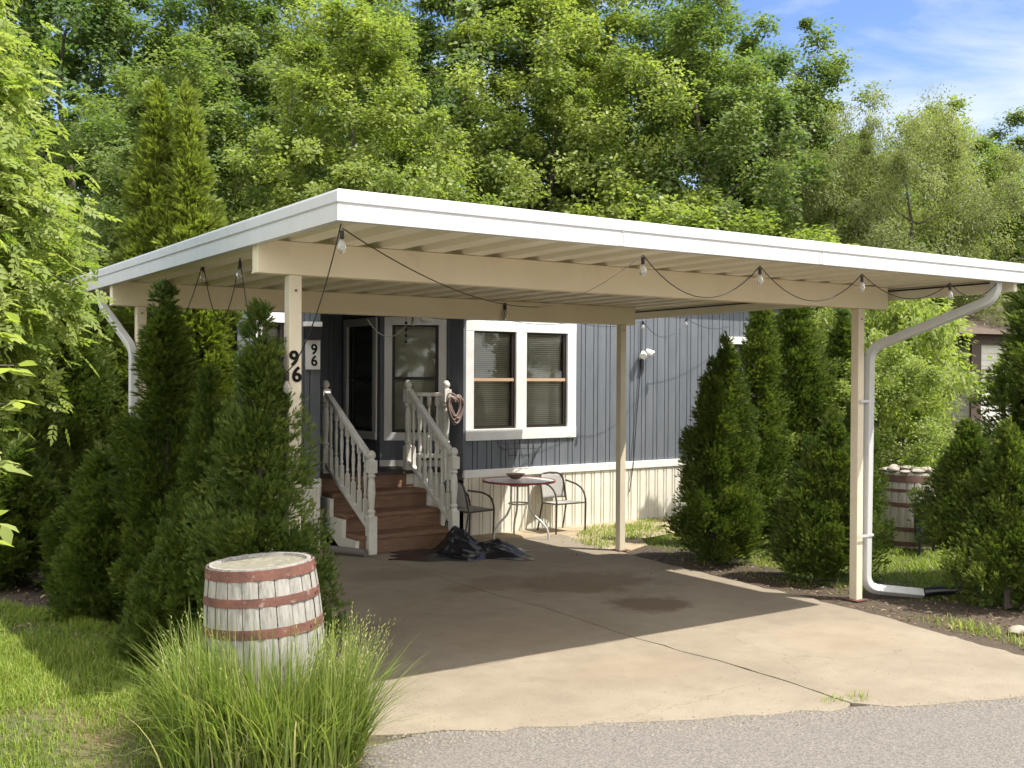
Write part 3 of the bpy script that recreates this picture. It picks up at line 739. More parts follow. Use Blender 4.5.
# trim band and ribbed skirting
def skirt(x0, x1, y):
    mb = MB(); mb.box((x0, y-.030, .645), (x1, y+.02, .735)); mb.build('trim_band', PAINTW, house, bevel=.004)
    mb = MB(); x = x0; pts = []
    while x < x1-.01:
        for dx, d in ((0,0),(.050,0),(.056,-.012),(.068,-.012),(.074,0),(.096,0),(.102,-.012),(.112,-.012),(.118,0)):
            if x+dx < x1: pts.append((x+dx, y-.012+(-d)))
        x += .150
    pts.append((x1, y-.012))
    m_ = len(pts)
    mb.add([(a, b, -.04) for a, b in pts]+[(a, b, .65) for a, b in pts], [(i, i+1, m_+i+1, m_+i) for i in range(m_-1)])
    mb.build('skirting', SKIRT, house)
skirt(WX0, WX1, WY); skirt(3.95, 4.85, WY)
mb = MB(); mb.obox(A1+V((0,0,.76)), -ua, (-.567,-.823,0), .80, .02, .07); mb.build('base_trim', PAINTW, house)
mb = MB(); mb.box((WX0-.012, WY-.018, .74), (WX0+.02, WY+.27, 2.78)); mb.build('corner_trim', SIDING, house)

# house number plaque, dark box, porch light, wall lamp
t0 = on_y(305.8, 340, WY-.02); t1 = on_y(320, 369.5, WY-.02)
sg = thing('house_number_sign', ((t0.x+t1.x)/2, WY-.015, (t0.z+t1.z)/2), 'white rectangular plaque reading 96 on the dark wall beside the steps', 'sign')
mb = MB(); mb.box((t0.x, WY-.028, t1.z), (t1.x, WY-.002, t0.z)); mb.build('plate', SIGNW, sg, bevel=.003)
c9 = V(((t0.x+t1.x)/2+.01, WY-.0285, t0.z-.145)); c6 = c9+V((0,0,-.12))
digit('9', .15, c9, (1,0,0), (0,-1,0), NUMB, 'digit', sg, .02); digit('6', .15, c6, (1,0,0), (0,-1,0), NUMB, 'digit', sg, .02)
b0 = on_y(305.8, 326.5, WY-.06); b1 = on_y(320, 339, WY-.06)
bx = thing('mailbox', ((b0.x+b1.x)/2, WY-.05, b1.z), 'black box with a white lid mounted above the white 96 plaque', 'mailbox')
mb = MB(); mb.box((b0.x, WY-.10, b1.z), (b1.x, WY-.002, b0.z)); mb.build('body', BLACKM, bx, bevel=.006)
l0 = on_y(305, 321.5, WY-.08)
mb = MB(); mb.box((b0.x-.01, WY-.11, b0.z+.001), (b1.x+.005, WY-.002, l0.z)); mb.build('lid', SIGNW, bx, bevel=.004)
pl = on_y(427, 320, 10.6)
t = thing('porch_light', pl, 'small round white porch ceiling light above the angled window', 'lamp')
mb = MB(); mb.lathe([(.02,.16),(.06,.15),(.075,.0),(.06,-.02),(.001,-.03)], pl, 14); mb.build('lamp_shade', SIGNW, t, smooth=40)
wl = on_y(645, 356, WY-.06)
t = thing('security_light', (wl.x, WY, wl.z), 'white twin head security light on the siding left of the tall shrubs', 'lamp')
mb = MB(); mb.lathe([(.001,-.012),(.045,-.012),(.045,.012),(.001,.012)], (0,0,0), 12)
for p in mb.v: p.xyz = (wl.x+p.x, WY-.012+p.z, wl.z+p.y-.02)
bk = mb.build('base_plate', SIGNW, t)
for dx, dz, rz_ in ((-.055, .02, -.6), (.06, .045, .5)):
    mb = MB(); c = V((wl.x+dx, WY-.09, wl.z+dz))
    d = V((rz_*.7, -.6, -.45)).normalized()
    mb.tube([c-d*.06, c-d*.03, c+d*.035, c+d*.05], [.018,.032,.046,.042], 10); mb.build('lamp_head', SIGNW, t, smooth=40)
mb = MB(); mb.tube([(wl.x-.02, WY-.03, wl.z-.03), (wl.x-.03, WY-.04, wl.z-.16)], .022, 8); mb.build('sensor', BLACKM, t)
lo_ = on_y(633, 465, WY-.03)
mb = MB(); mb.tube([on_y(641, 322, WY-.02), on_y(640.5, 370, WY-.02), on_y(637, 412, WY-.02), (lo_.x, WY-.035, lo_.z), (lo_.x-.06, WY-.035, .35)], .006, 5); mb.build('cable', CABLE, t)

# wire planter under the large window
wb = on_y(520, 452, WY-.05)
t = thing('wire_planter', (wb.x, WY, wb.z), 'empty black wire planter basket hanging under the large white window', 'planter')
mb = MB()
def wp(a, b, d=.05): q = on_y(a, b, WY-d); return q
for yy, a, b in ((444,503,541),(449,504,538),(455.5,508,530)):
    mb.tube([wp(a, yy, .012), wp(a+2, yy, .11), wp((a+b)/2, yy-.5, .15), wp(b-2, yy-.6, .11), wp(b, yy-.6, .012)], .0034, 5)
for a in (507, 514, 520, 527, 533):
    mb.tube([wp(a, 440, .03), wp(a+.3, 444, .10), wp(a+1, 451, .12), wp(a+2, 456, .10), wp(a+2, 458, .015)], .0035, 5)
mb.tube([wp(546, 438, .014), wp(541, 446, .03), wp(535, 455, .05), wp(532, 462, .03), wp(531, 467, .014)], .005, 5)
mb.tube([wp(497, 438, .014), wp(499, 447, .03), wp(507, 451, .05)], .004, 5)
mb.build('wire_frame', BLACKM, t)

# ================================================================== porch stairs
SX0, SX1, SY0, RUN, RISE = 5.00, 6.14, 9.97, .30, .185
ps = thing('porch_stairs', ((SX0+SX1)/2, SY0, 0), 'brown wooden porch steps with white turned baluster railings and ball topped posts', 'stairs')
for i in range(3):
    y = SY0+.02+i*RUN; z = (i+1)*RISE
    mb = MB(); mb.box((SX0+.002, y-.028, z-.042), (SX1, y+RUN+.02, z)); mb.build('tread', WOOD, ps, bevel=.006)
    mb = MB(); mb.box((SX0+.006, y, z-RISE+(.0 if i == 0 else .001)), (SX1-.004, y+.03, z-.0425)); mb.build('riser', WOOD, ps)
DY = SY0+.02+3*RUN; DZ = 4*RISE
mb = MB(); mb.box((SX0+.006, DY, 3*RISE+.001), (SX1-.004, DY+.03, DZ-.043)); mb.build('riser', WOOD, ps)
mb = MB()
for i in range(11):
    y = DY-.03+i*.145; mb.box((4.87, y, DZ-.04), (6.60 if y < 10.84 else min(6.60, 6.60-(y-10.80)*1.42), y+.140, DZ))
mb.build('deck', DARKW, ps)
mb = MB(); mb.box((6.16, DY+.0, .0), (6.60, DY+.03, DZ-.041)); mb.build('deck_skirt', SKIRT, ps)
for x in (SX0-.045, SX1+.003):          # cut stringers
    poly = [(SY0-.01, .0)]
    for i in range(4):
        y = SY0-.015+i*RUN; poly += [(y, (i+1)*RISE-.045), (y+RUN, (i+1)*RISE-.045)]
    poly += [(SY0+4*RUN-.02, 3*RISE-.12), (SY0+.28, .0)]
    mb = MB(); mb.prism([(x, y, z) for y, z in poly], (1,0,0), .042); mb.build('stringer', RAILW, ps)
def newel(p, h, hose=False):
    x, y, z0 = p; mb = MB(); a = .044
    b1 = z0+h*.36; b2 = z0+h*.78; b3 = z0+h*.90
    mb.box((x-a, y-a, z0), (x+a, y+a, b1)); mb.box((x-a, y-a, b2), (x+a, y+a, b3))
    Lg = b2-b1
    mb.lathe([(a*.95, b1-.004), (a*.7, b1+.02), (a*.98, b1+.05), (a*.62, b1+.075), (a*.72, b1+Lg*.3), (a*.92, b1+Lg*.55), (a*.78, b1+Lg*.8), (a*.6, b2-.06), (a*.95, b2-.035), (a*.7, b2-.012), (a*.95, b2+.004)], (x, y, 0), 14)
    o = mb.build('newel_post', RAILW, ps, smooth=35)
    mb = MB(); mb.lathe([(a*.9, b3-.002), (a*.55, b3+.014), (a*.9, b3+.03), (a*.98, b3+.052), (a*.8, b3+.078), (a*.4, b3+.095), (.001, b3+.1)], (x, y, 0), 14)
    mb.build('finial', RAILW, o, smooth=50); return o
def baluster(x, y, z0, z1):
    mb = MB(); a = .019; L_ = z1-z0
    mb.box((x-a, y-a, z0), (x+a, y+a, z0+L_*.30)); mb.box((x-a, y-a, z1-L_*.16), (x+a, y+a, z1))
    c0 = z0+L_*.30; c1 = z1-L_*.16; H_ = c1-c0
    mb.lathe([(a*.95, c0-.002), (a*.6, c0+H_*.05), (a*1.05, c0+H_*.10), (a*.65, c0+H_*.15), (a*.8, c0+H_*.4), (a*1.05, c0+H_*.6), (a*.7, c0+H_*.82), (a*1.02, c0+H_*.88), (a*.6, c0+H_*.94), (a*.95, c1+.002)], (x, y, 0), 10)
    mb.build('baluster', RAILW, ps, smooth=35)
for x, y0, y1, nb in ((5.13, 9.95, 11.05, 7), (6.10, 9.93, 10.93, 7)):
    newel((x, y0, 0), 1.06); newel((x, y1, DZ-.16), 1.20)
    zt0, zt1 = .98, 1.62+ (0 if x < 6 else .02); zb0, zb1 = .25, .84
    mb = MB(); mb.bar((x, y0+.03, zt0), (x, y1-.03, zt1), .062, .045); mb.build('handrail', RAILW, ps, bevel=.006)
    mb = MB(); mb.bar((x, y0+.03, zb0), (x, y1-.03, zb1), .05, .045); mb.build('bottom_rail', RAILW, ps, bevel=.005)
    for i in range(nb):
        t_ = (i+1)/(nb+1); y = y0+(y1-y0)*t_
        baluster(x, y, zb0+(zb1-zb0)*t_+.012, zt0+(zt1-zt0)*t_-.015)
newel((6.44, 10.66, DZ-.16), 1.20)
mb = MB(); mb.bar((6.14, 10.93, 1.60), (6.42, 10.68, 1.60), .06, .045); mb.build('handrail', RAILW, ps, bevel=.006)
mb = MB(); mb.bar((6.14, 10.93, .90), (6.42, 10.68, .90), .05, .045); mb.build('bottom_rail', RAILW, ps, bevel=.005)
for t_ in (.28, .55, .8): baluster(6.14+.28*t_, 10.93-.25*t_, .92, 1.58)

# coiled hose on the corner post
hc = on_y(453.5, 407, 10.56)
hz_ = thing('garden_hose', hc, 'pinkish brown hose hanging in a loose coil on the corner post of the railing', 'hose')
mb = MB(); rr_ = random.Random(4); pts = []
for k in range(8*28):
    a = 2*PI*k/28; lp = k/28; s_ = .0082*(1+.20*math.sin(lp*2.1))
    x_ = 14.5*math.sin(a)*(.62+.38*math.sin(a)**2)*s_*.9; z_ = (14.5*math.cos(a)-3.4*math.cos(2*a)-1.2*math.cos(3*a))*s_*1.08
    off = math.sin(lp*1.9)*.026
    pts.append(V((hc.x+(x_+off)*.80, hc.y-.01-.005*math.sin(a*2+lp)-(lp % 3)*.016, hc.z+z_+.022*math.sin(lp*1.3+a)+.02*math.cos(lp*2.6)-x_*(.12))))
mb.tube(pts, .0115, 8); mb.build('coil', HOSE, hz_, smooth=60)

# pipe lying by the steps
mb = MB(); a = on_g(327, 549, .04); b = on_g(366, 553, .04)
mb.tube([a, b], .04, 14); o = mb.build('drain_pipe', mat('grey_pipe', (.16,.14,.13), .5), None, smooth=40, loc=a); tag(o, 'grey plastic pipe lying on the concrete at the foot of the steps', 'pipe')

# black tarp
rgt = np.random.default_rng(11)
tc_ = V((5.86, 9.42, 0)); nu, nv = 110, 64
mb = MB(); ux = V((.86,-.51,0)); uy = V((.51,.86,0))
ph = rgt.uniform(0, 6.28, (14,)); fr_ = rgt.normal(0, 1, (14, 2))
def ridged(u, v):
    s_ = 0; am = 1
    for k in range(9):
        f = 2.4*(1.36**k); q = (fr_[k, 0]*u*1.0+fr_[k, 1]*v*1.2)*f+ph[k]+.8*math.sin(u*3+k)
        s_ += am*(1-abs(math.sin(q)))**1.1; am *= .74
    return s_/3.0
for j in range(nv+1):
    for i in range(nu+1):
        a = i/nu*2-1; b = j/nv*2-1
        edge_ = 1+.10*math.sin(a*7+1)+.07*math.sin(b*9+a*3)
        u = a*.64*edge_; v_ = b*.36*(1+.12*math.sin(a*9)+.1*math.sin(a*4+2))
        r2 = max(0, 1-(a*a)**1.1); e = min(1, 5*(1-max(abs(a), abs(b))))
        hump = .29*math.exp(-((a+.02)/.30)**2-((b-.25)/.62)**2)+.15*math.exp(-((a-.62)/.25)**2-((b+.1)/.6)**2)+.075*math.exp(-((a-.3)/.5)**2-(b/.8)**2)
        z = hump*(.45+.75*ridged(a, b))*e+.012*e*ridged(a*2, b*2)+.004
        if a < -.35: z = min(z, .02+.25*max(0, a+.62)) if a < -.5 else z
        p = tc_+ux*(u-.02*ridged(b, a))+uy*v_; p.z = z
        mb.v.append(p)
for j in range(nv):
    for i in range(nu):
        k = j*(nu+1)+i; mb.f.append((k, k+1, k+nu+2, k+nu+1))
o = mb.build('plastic_tarp', TARP, None, smooth=38, loc=tc_); tag(o, 'crumpled glossy black plastic tarp on the concrete in front of the steps', 'tarp')

# ================================================================== bistro table and chairs
TC = V((7.03, 10.05, -.012))
tb = thing('patio_table', TC, 'round patio table with frosted top, red rim and bent pale tube legs', 'table')
R_ = .405; TH = .645
mb = MB(); mb.lathe([(R_-.012, TH-.008), (R_-.008, TH+.001), (.001, TH+.001)], (TC.x, TC.y, 0), 48, cap=False); mb.lathe([(.001, TH-.008), (R_-.012, TH-.008)], (TC.x, TC.y, 0), 48, cap=False); mb.build('tabletop', GLASSTOP, tb, smooth=30)
mb = MB(); mb.lathe([(R_-.012, TH-.016), (R_+.006, TH-.016), (R_+.010, TH-.006), (R_+.006, TH+.006), (R_-.008, TH+.006), (R_-.012, TH-.016)], (TC.x, TC.y, 0), 48, cap=False); mb.build('rim', REDRIM, tb, smooth=40)
for k in range(3):
    a = math.radians(270+34+120*k); d = V((math.cos(a), math.sin(a), 0)); c = V((TC.x, TC.y, 0))
    P = [c+d*.11+V((0,0,TH-.02)), c+d*.115+V((0,0,.42)), c+d*.12+V((0,0,.36)), c+d*.17+V((0,0,.27)), c+d*.27+V((0,0,.19)), c+d*.335+V((0,0,.12)), c+d*.355+V((0,0,.05)), c+d*.355+V((0,0,-.011))]
    mb = MB(); mb.tube(P, .012, 8); mb.build('leg', GREYT, tb, smooth=50)
for z in (TH-.055, .385):
    mb = MB(); mb.tube([V((TC.x, TC.y, z))+V((math.cos(a)*.112, math.sin(a)*.112, 0)) for a in [2*PI*i/24 for i in range(25)]], .009, 6, cap=False); mb.build('ring', GREYT, tb, smooth=50)
mb = MB(); bc = V((TC.x-.01, TC.y+.06, TH+.0075)); mb.lathe([(.03,0),(.05,.008),(.105,.055),(.112,.062),(.10,.058),(.045,.014),(.001,.012)], bc, 24); o = mb.build('bowl', CLAY, None, smooth=50, loc=bc); tag(o, 'shallow brown clay bowl on the round patio table', 'bowl')
def make_chair(loc, label):
    t = thing('patio_chair', loc, label, 'chair', 'chairs at the patio table'); o = V(loc)
    def P(*q): return o+V(q)
    for s_ in (-1, 1):
        mb = MB(); mb.tube(path([P(s_*.245,-.20,0), P(s_*.245,-.215,.47), P(s_*.235,-.10,.585), P(s_*.215,.19,.63)], .12), .0125, 8); mb.build('front_leg', BRONZE, t, smooth=50)
        mb = MB(); mb.tube([P(s_*.215,.26,0), P(s_*.205,.165,.36), P(s_*.20,.19,.5), P(s_*.195,.235,.66), P(s_*.17,.25,.71)], .0115, 8); mb.build('back_leg', BRONZE, t, smooth=50)
    mb = MB(); mb.tube([P(-.24,-.205,.375), P(.24,-.205,.375)], .011, 8); mb.tube([P(-.205,.165,.365), P(.205,.165,.365)], .010, 8)
    for s_ in (-1, 1): mb.tube([P(s_*.225,-.205,.373), P(s_*.205,.165,.363)], .010, 8)
    mb.build('seat_frame', BRONZE, t, smooth=50)
    mb = MB()
    gx, gy_ = 10, 8
    for j in range(gy_+1):
        for i in range(gx+1):
            x_ = (i/gx*2-1)*.218; y_ = -.20+.36*j/gy_
            mb.v.append(P(x_*(1-.06*j/gy_), y_, .383-.018*(1-(i/gx*2-1)**2)*math.sin(PI*j/gy_)-.012*j/gy_))
    mb.f += [(j*(gx+1)+i, j*(gx+1)+i+1, (j+1)*(gx+1)+i+1, (j+1)*(gx+1)+i) for j in range(gy_) for i in range(gx)]
    mb.build('seat', SLING, t, smooth=60).modifiers.new('thick', 'SOLIDIFY').thickness = .006
    mb = MB(); nx, nz_ = 10, 9
    for j in range(nz_+1):
        for i in range(nx+1):
            a = i/nx*2-1; top_ = .73-.05*abs(a)**4; z = .41+(top_-.41)*j/nz_
            y = .175+.075*((z-.41)/.32)+.035*(1-a*a)
            mb.v.append(P(a*.195, y, z))
    mb.f += [(j*(nx+1)+i, j*(nx+1)+i+1, (j+1)*(nx+1)+i+1, (j+1)*(nx+1)+i) for j in range(nz_) for i in range(nx)]
    mb.build('backrest', SLING, t, smooth=60).modifiers.new('thick', 'SOLIDIFY').thickness = .006
    rim = [P(-.195,.175,.41), P(-.197,.22,.6), P(-.185,.25,.695), P(-.12,.272,.728), P(0,.285,.735), P(.12,.272,.728), P(.185,.25,.695), P(.197,.22,.6), P(.195,.175,.41)]
    mb = MB(); mb.tube(rim, .010, 8); mb.build('back_frame', BRONZE, t, smooth=50); return t
chair = make_chair(V((7.90, 10.22, -.012)), 'patio chair right of the round table with its back to the cream skirting')
chair.scale = (.87, .87, .92); chair.location = (7.80, 10.27, -.012)
c2 = copy_tree(chair); c2.location = (6.50, 10.26, -.012); c2.rotation_euler = (0, 0, math.radians(96))
c2['label'] = 'patio chair half hidden behind the stair post, turned towards the round table'

# ================================================================== barrels
def barrel(loc, H, rm, re, mstave, mhoop, mtop, label, hoops, group='oak barrels', taper=0.0):
    t = thing('barrel', loc, label, 'barrel', group); o = V(loc); n_st = 22
    mb = MB(); nz_ = 12
    rr = random.Random(2)
    def rad(z): q = z/H*2-1; return re+(rm-re)*(1-q*q)
    # staves: each a slightly separate plank in one mesh
    for k in range(n_st):
        a0 = 2*PI*k/n_st+.008; a1 = 2*PI*(k+1)/n_st-.008; off = rr.uniform(-.003, .003)
        base = len(mb.v)
        for i in range(nz_+1):
            z = H*i/nz_
            for j in range(4):
                a = a0+(a1-a0)*j/3; bul = .004 if j in (1, 2) else 0
                r = rad(z)+off+bul; mb.v.append(o+V((r*math.cos(a), r*math.sin(a), z+rr.uniform(-.002,.002)*(i in (0, nz_)))))
        for i in range(nz_):
            for j in range(3): mb.f.append((base+i*4+j, base+i*4+j+1, base+(i+1)*4+j+1, base+(i+1)*4+j))
    # chime ring and inner wall
    mb.lathe([(rad(0)-.008, .004), (rad(H*.5)-.010, H*.5), (re-.008, H-.001), (re-.026, H-.001), (re-.030, H-.03)], o, 44, cap=False)
    mb.build('stave_wall', mstave, t, smooth=30)
    mb = MB(); N_ = 44; prof_ = [(re-.026, H-.016), (re*.6, H-.012), (re*.3, H-.014), (.001, H-.013)]
    mb.lathe(prof_, o, N_, cap=False); mb.build('barrel_head', mtop, t, smooth=60)
    for z0, hgt, mh in hoops:
        mb = MB(); a_ = rad(z0)+.0075; b_ = rad(z0+hgt)+.0075
        mb.lathe([(a_-.012, z0), (a_, z0), ((a_+b_)/2+.001, z0+hgt/2), (b_, z0+hgt), (b_-.012, z0+hgt)], o, 48, cap=False); ho = mb.build('hoop', mh, t, smooth=40)
        mb = MB()
        for q in (0, .10): 
            a = -2.05+z0*1.7+q; r = (a_+b_)/2+.001; c = o+V((r*math.cos(a), r*math.sin(a), z0+hgt*.5)); d = V((math.cos(a), math.sin(a), 0))
            mb.tube([c, c+d*.005], .007, 8)
        mb.build('rivet', mh, ho)
    return t
bl = spot(271, 5.47); bl.z = float(bank(bl.x, bl.y))-.115
bt = barrel(bl, .905, .291, .258, STAVE, RUST, BTOP, 'weathered white oak barrel with rusty red hoops behind the tall grass clump', [(.848,.050,RUST),(.725,.042,RUST),(.575,.046,RUST),(.27,.05,RUST),(.02,.05,RUST)])
bt.rotation_euler = Matrix.Rotation(math.radians(3.2), 3, V((-_fw[0], -_fw[1], 0))).to_euler()
bl2 = spot(909, 11.9)
barrel(bl2, .80, .295, .262, STAVEG, DHOOP, MULCH, 'dull grey oak barrel rimmed with pale stones beyond the downspout', [(.70,.075,DHOOP),(.60,.03,DHOOP),(.44,.045,DHOOP),(.18,.045,DHOOP),(.02,.05,DHOOP)])
def stone(name, loc, s, label, group, seed, m=STONE, cat='stone'):
    r_ = random.Random(seed); mb = MB(); k = 10; ph_ = [r_.uniform(0, 6) for _ in range(4)]
    for i in range(7):
        th_ = PI*i/6
        for j in range(k):
            a = 2*PI*j/k; q = 1+.16*math.sin(2*a+ph_[0]+th_)+.12*math.sin(3*a+ph_[1]-2*th_)+.08*math.sin(5*a+ph_[2])
            mb.v.append(V(loc)+V((s[0]*q*math.sin(th_)*math.cos(a), s[1]*q*math.sin(th_)*math.sin(a), s[2]*(math.cos(th_)*(1+.1*math.sin(a+ph_[3]))+.8))))
    mb.f += [(i*k+j, (i+1)*k+j, (i+1)*k+(j+1) % k, i*k+(j+1) % k) for i in range(6) for j in range(k)]
    o = mb.build(name, m, None, smooth=60, loc=loc); tag(o, label, cat, group); return o
for k in range(11):
    a = 2*PI*k/11+.2; stone('rim_stone', bl2+V((math.cos(a)*.225, math.sin(a)*.225, .80)), (.080,.06,.018+.008*(k % 3)), 'pale stone in the ring laid on top of the dull grey barrel', 'stones on the barrel rim', k)
stone('edging_stone', on_g(1018, 634), (.09,.07,.035), 'flat tan stone at the end of the mulch edge beside the driveway', None, 31)
# dark plastic tub against the rear barrel
tbp = spot(924, 11.45)
mb = MB(); Pn = []
for j in range(9):
    for i in range(11):
        a = math.radians(-70+140*i/10); z = .1+.36*j/8; r = .17+.05*math.sin(PI*j/8*.6)-.06*(j/8)**6
        Pn.append(tbp+V((r*math.sin(a)*1.0+.10*(z-.1), -r*math.cos(a)*.6+.1*(z-.1), z)))
mb.add(Pn, [(j*11+i, j*11+i+1, (j+1)*11+i+1, (j+1)*11+i) for j in range(8) for i in range(10)])
for s_ in (-.12, .12): mb.tube([tbp+V((s_, -.04, -.03)), tbp+V((s_, -.06, .12))], .016, 8)
o = mb.build('plastic_chair', BLUEP, None, smooth=60, loc=tbp); o.modifiers.new('thick', 'SOLIDIFY').thickness = .02; tag(o, 'curved dark blue plastic seat back in front of the grey barrel', 'chair')
# black corrugated drain at the end of the downspout
da = V((7.93, 5.53, .035)); mb = MB(); P = []; R2 = []
for k in range(60):
    t_ = k/59; P.append(V((da.x+.02+.52*t_, da.y-.16*t_+.03*math.sin(t_*4), .042))); R2.append(.050 if k % 2 else .042)
mb.tube(P, R2, 12, flat=.75); o = mb.build('drain_hose', BLACKP, None, smooth=50, loc=da); tag(o, 'flattened black corrugated drain hose at the foot of the white downspout', 'drain hose')

# ================================================================== neighbour's home seen between the trees
nh = thing('neighbour_home', (20, 13, 0), 'white neighbouring home with brown corner post, half hidden behind trees', 'house')
def lap(P0, u, n, length, z0, z1, name='wall'):
    u = V(u).normalized(); n = V(n).normalized(); P0 = V(P0); mb = MB(); z = z0
    while z < z1:
        a = P0+V((0,0,z)); b = P0+V((0,0,min(z1, z+.115)))
        mb.add([a+n*.014, a+u*length+n*.014, b+u*length, b], [(0,1,2,3)]); mb.add([a, a+u*length, a+u*length+n*.014, a+n*.014], [(0,1,2,3)]); z += .115
    return mb.build(name, VINYL, nh)
q0 = spot(971, 20); un = V((_rt[0]*.94+_fw[0]*.34, _rt[1]*.94+_fw[1]*.34, 0)).normalized(); nn = V((un.y, -un.x, 0))
lap(q0, un, nn, 6, .3, 2.5); ql = q0-un*3.2-nn*.8
lap(ql, un, nn, 3.2, .3, 2.6)
lap(q0-nn*.8, nn, -un, .8, .3, 2.5)
mb = MB(); mb.obox(q0-un*.05+nn*.02, un, nn, .22, .05, 2.52); mb.build('corner_post', BROWNT, nh)
mb = MB(); mb.obox(q0-un*.1+nn*.02+V((0,0,2.42)), un, nn, 6.3, .06, .17); mb.build('eave_board', BROWNT, nh)
mb = MB()
rb = [q0-un*3.6+nn*.35+V((0,0,2.60)), q0-un*3.6-nn*2.4+V((0,0,3.35)), q0-un*3.6-nn*5.2+V((0,0,2.60)), q0-un*3.6-nn*2.4+V((0,0,3.25))]
mb.prism(rb, un, 10.2); mb.build('roof', mat('rust_brown_roof', (.11,.075,.055), .8, (.07,.05,.04), 8), nh)
mb = MB(); w0 = q0-un*.72+nn*.03-nn*.8
mb.obox(w0+un*.42+V((0,0,1.0)), un, nn, .14, .04, 1.5); mb.obox(w0-un*.55+V((0,0,1.0)), un, nn, .12, .04, 1.5); mb.obox(w0-un*.43+V((0,0,2.38)), un, nn, .85, .04, .12); mb.obox(w0-un*.43+V((0,0,1.0)), un, nn, .85, .04, .1)
wn = mb.build('window', PAINTW, nh); mb = MB(); mb.add([w0-un*.43+V((0,0,1.1))+nn*.012, w0+un*.42+V((0,0,1.1))+nn*.012, w0+un*.42+V((0,0,2.38))+nn*.012, w0-un*.43+V((0,0,2.38))+nn*.012], [(0,1,2,3)])
mb.build('pane', mat('grey_curtained_pane', (.22,.25,.26), .15), wn)

# ================================================================== leaf materials
LF_MAPLE = leafmat('maple_leaf', (.105,.170,.046), (.260,.315,.110), .55)
LF_YEL = leafmat('yellow_green_leaf', (.180,.245,.050), (.370,.420,.130), .56)
LF_OAK = leafmat('oak_leaf', (.082,.148,.046), (.205,.270,.095), .52)
LF_OLIVE = leafmat('willow_leaf', (.185,.220,.085), (.320,.345,.150), .54)
LF_NEAR = leafmat('box_elder_leaf', (.190,.265,.055), (.410,.460,.155), .56)
LF_CEDAR = leafmat('arborvitae_spray', (.070,.122,.024), (.215,.270,.055), .40, .5, c3=(.30,.33,.09))
LF_CEDARY = leafmat('golden_arborvitae_spray', (.160,.215,.036), (.320,.375,.080), .48, .5)
LF_GRASS = leafmat('lawn_blade', (.150,.235,.030), (.330,.400,.070), .45, .5, c3=(.42,.40,.16))
LF_TALL = leafmat('tall_grass_blade', (.145,.220,.042), (.330,.385,.115), .45, .42, c3=(.54,.50,.28))

# ================================================================== trees behind the home
T_oak = tree_meshes('oak', 3, 14, 2.6, 4.3, 300, 300, .135, LF_OAK, (.42, .85), .7)
T_map = tree_meshes('maple', 8, 11, 1.6, 3.1, 300, 310, .105, LF_YEL, (.28, .62), .75)
T_mid = tree_meshes('maple', 14, 13, 2.0, 3.5, 310, 300, .12, LF_MAPLE, (.32, .70), .75)
T_slim = tree_meshes('slim_maple', 21, 13, 2.2, 2.4, 190, 290, .115, LF_MAPLE, (.30, .62), .8)
T_will = tree_meshes('willow', 33, 10, 1.0, 3.4, 300, 460, .10, LF_OLIVE, (.32, .66), 1.0, droop=1.0, tmpl=([(0,0,0),(.15,.45,.03),(0,1,-.06),(-.15,.45,.03)], [(0,1,2,3)]))
T_bush = tree_meshes('bush', 41, 3.2, .3, 1.35, 110, 340, .065, LF_YEL, (.18, .36), .8, trunk_r=.04)
T_leafy = tree_meshes('small_tree', 52, 3.6, .9, 1.25, 90, 170, .10, LF_YEL, (.28, .50), .55, droop=.8, tmpl=LEAF, trunk_r=.05)
G1 = 'trees of the wood behind the home'
def put(ms, baseH, px, D, topy, rz, label, cat='tree', name='broadleaf_tree', sx=1.0, group=G1):
    H = 1.84+(374-topy)/1094*D; s = H/baseH
    return place_tree(name, ms, spot(px, D), (s*sx, s*sx, s), rz, label, cat, group)
put(T_oak, 14, 70, 25, -95, .4, 'tall dark green oak at the far left with bare branches showing near its top')
put(T_mid, 13, 232, 27, -35, 2.2, 'mid green tree rising behind the golden twin evergreen')
put(T_map, 11, 352, 20.5, 12, 1.0, 'bright yellow green maple in front of the wood above the left carport corner')
put(T_mid, 13, 470, 26, -70, 4.0, 'tall mid green tree right of the bright yellow green maple')
put(T_map, 11, 556, 24.5, -30, 3.1, 'bright leafy tree above the middle of the carport roof', sx=.95)
put(T_oak, 14, 655, 28, -20, 5.2, 'dark green tree with an open crown left of the forked trunk')
put(T_slim, 13, 700, 24, -22, .8, 'tree with a visible forked trunk above the right half of the carport', sx=1.1)
put(T_slim, 13, 800, 27, 30, 2.6, 'slender tree at the right end of the tall wood, against the open sky', sx=1.1)
put(T_will, 10, 905, 23, 88, .3, 'pale olive fine leaved tree below the blue sky on the right', sx=1.0)
put(T_will, 10, 832, 25, 118, 2.0, 'lower pale olive tree between the slender tree and the fine leaved one', sx=.8)
put(T_mid, 13, 985, 26, 150, 5.0, 'mid green tree low at the right edge behind the pale olive tree', sx=1.1)
put(T_map, 11, 1030, 26, 175, 2.4, 'drooping bright green tree at the right edge above the roof corner', sx=.9)
put(T_mid, 13, 150, 33, 60, 3.3, 'tree deep in the wood seen right of the dark oak')
put(T_oak, 14, 305, 36, -15, 1.9, 'tree deep in the wood behind the bright maple')
put(T_oak, 14, 420, 37, 40, .2, 'dark tree deep in the wood right of the bright maple')
put(T_mid, 13, 600, 38, 60, 1.2, 'tree deep in the wood below the sky gap at the top middle')
put(T_oak, 14, 745, 36, 60, 2.9, 'dark tree deep in the wood behind the forked trunk')
put(T_mid, 13, -40, 30, -60, 1.4, 'tree at the very left of the wood behind the pale leafy branches')
put(T_mid, 13, 175, 20, 55, 4.4, 'lower rounded tree left behind the golden twin evergreen', sx=1.15)
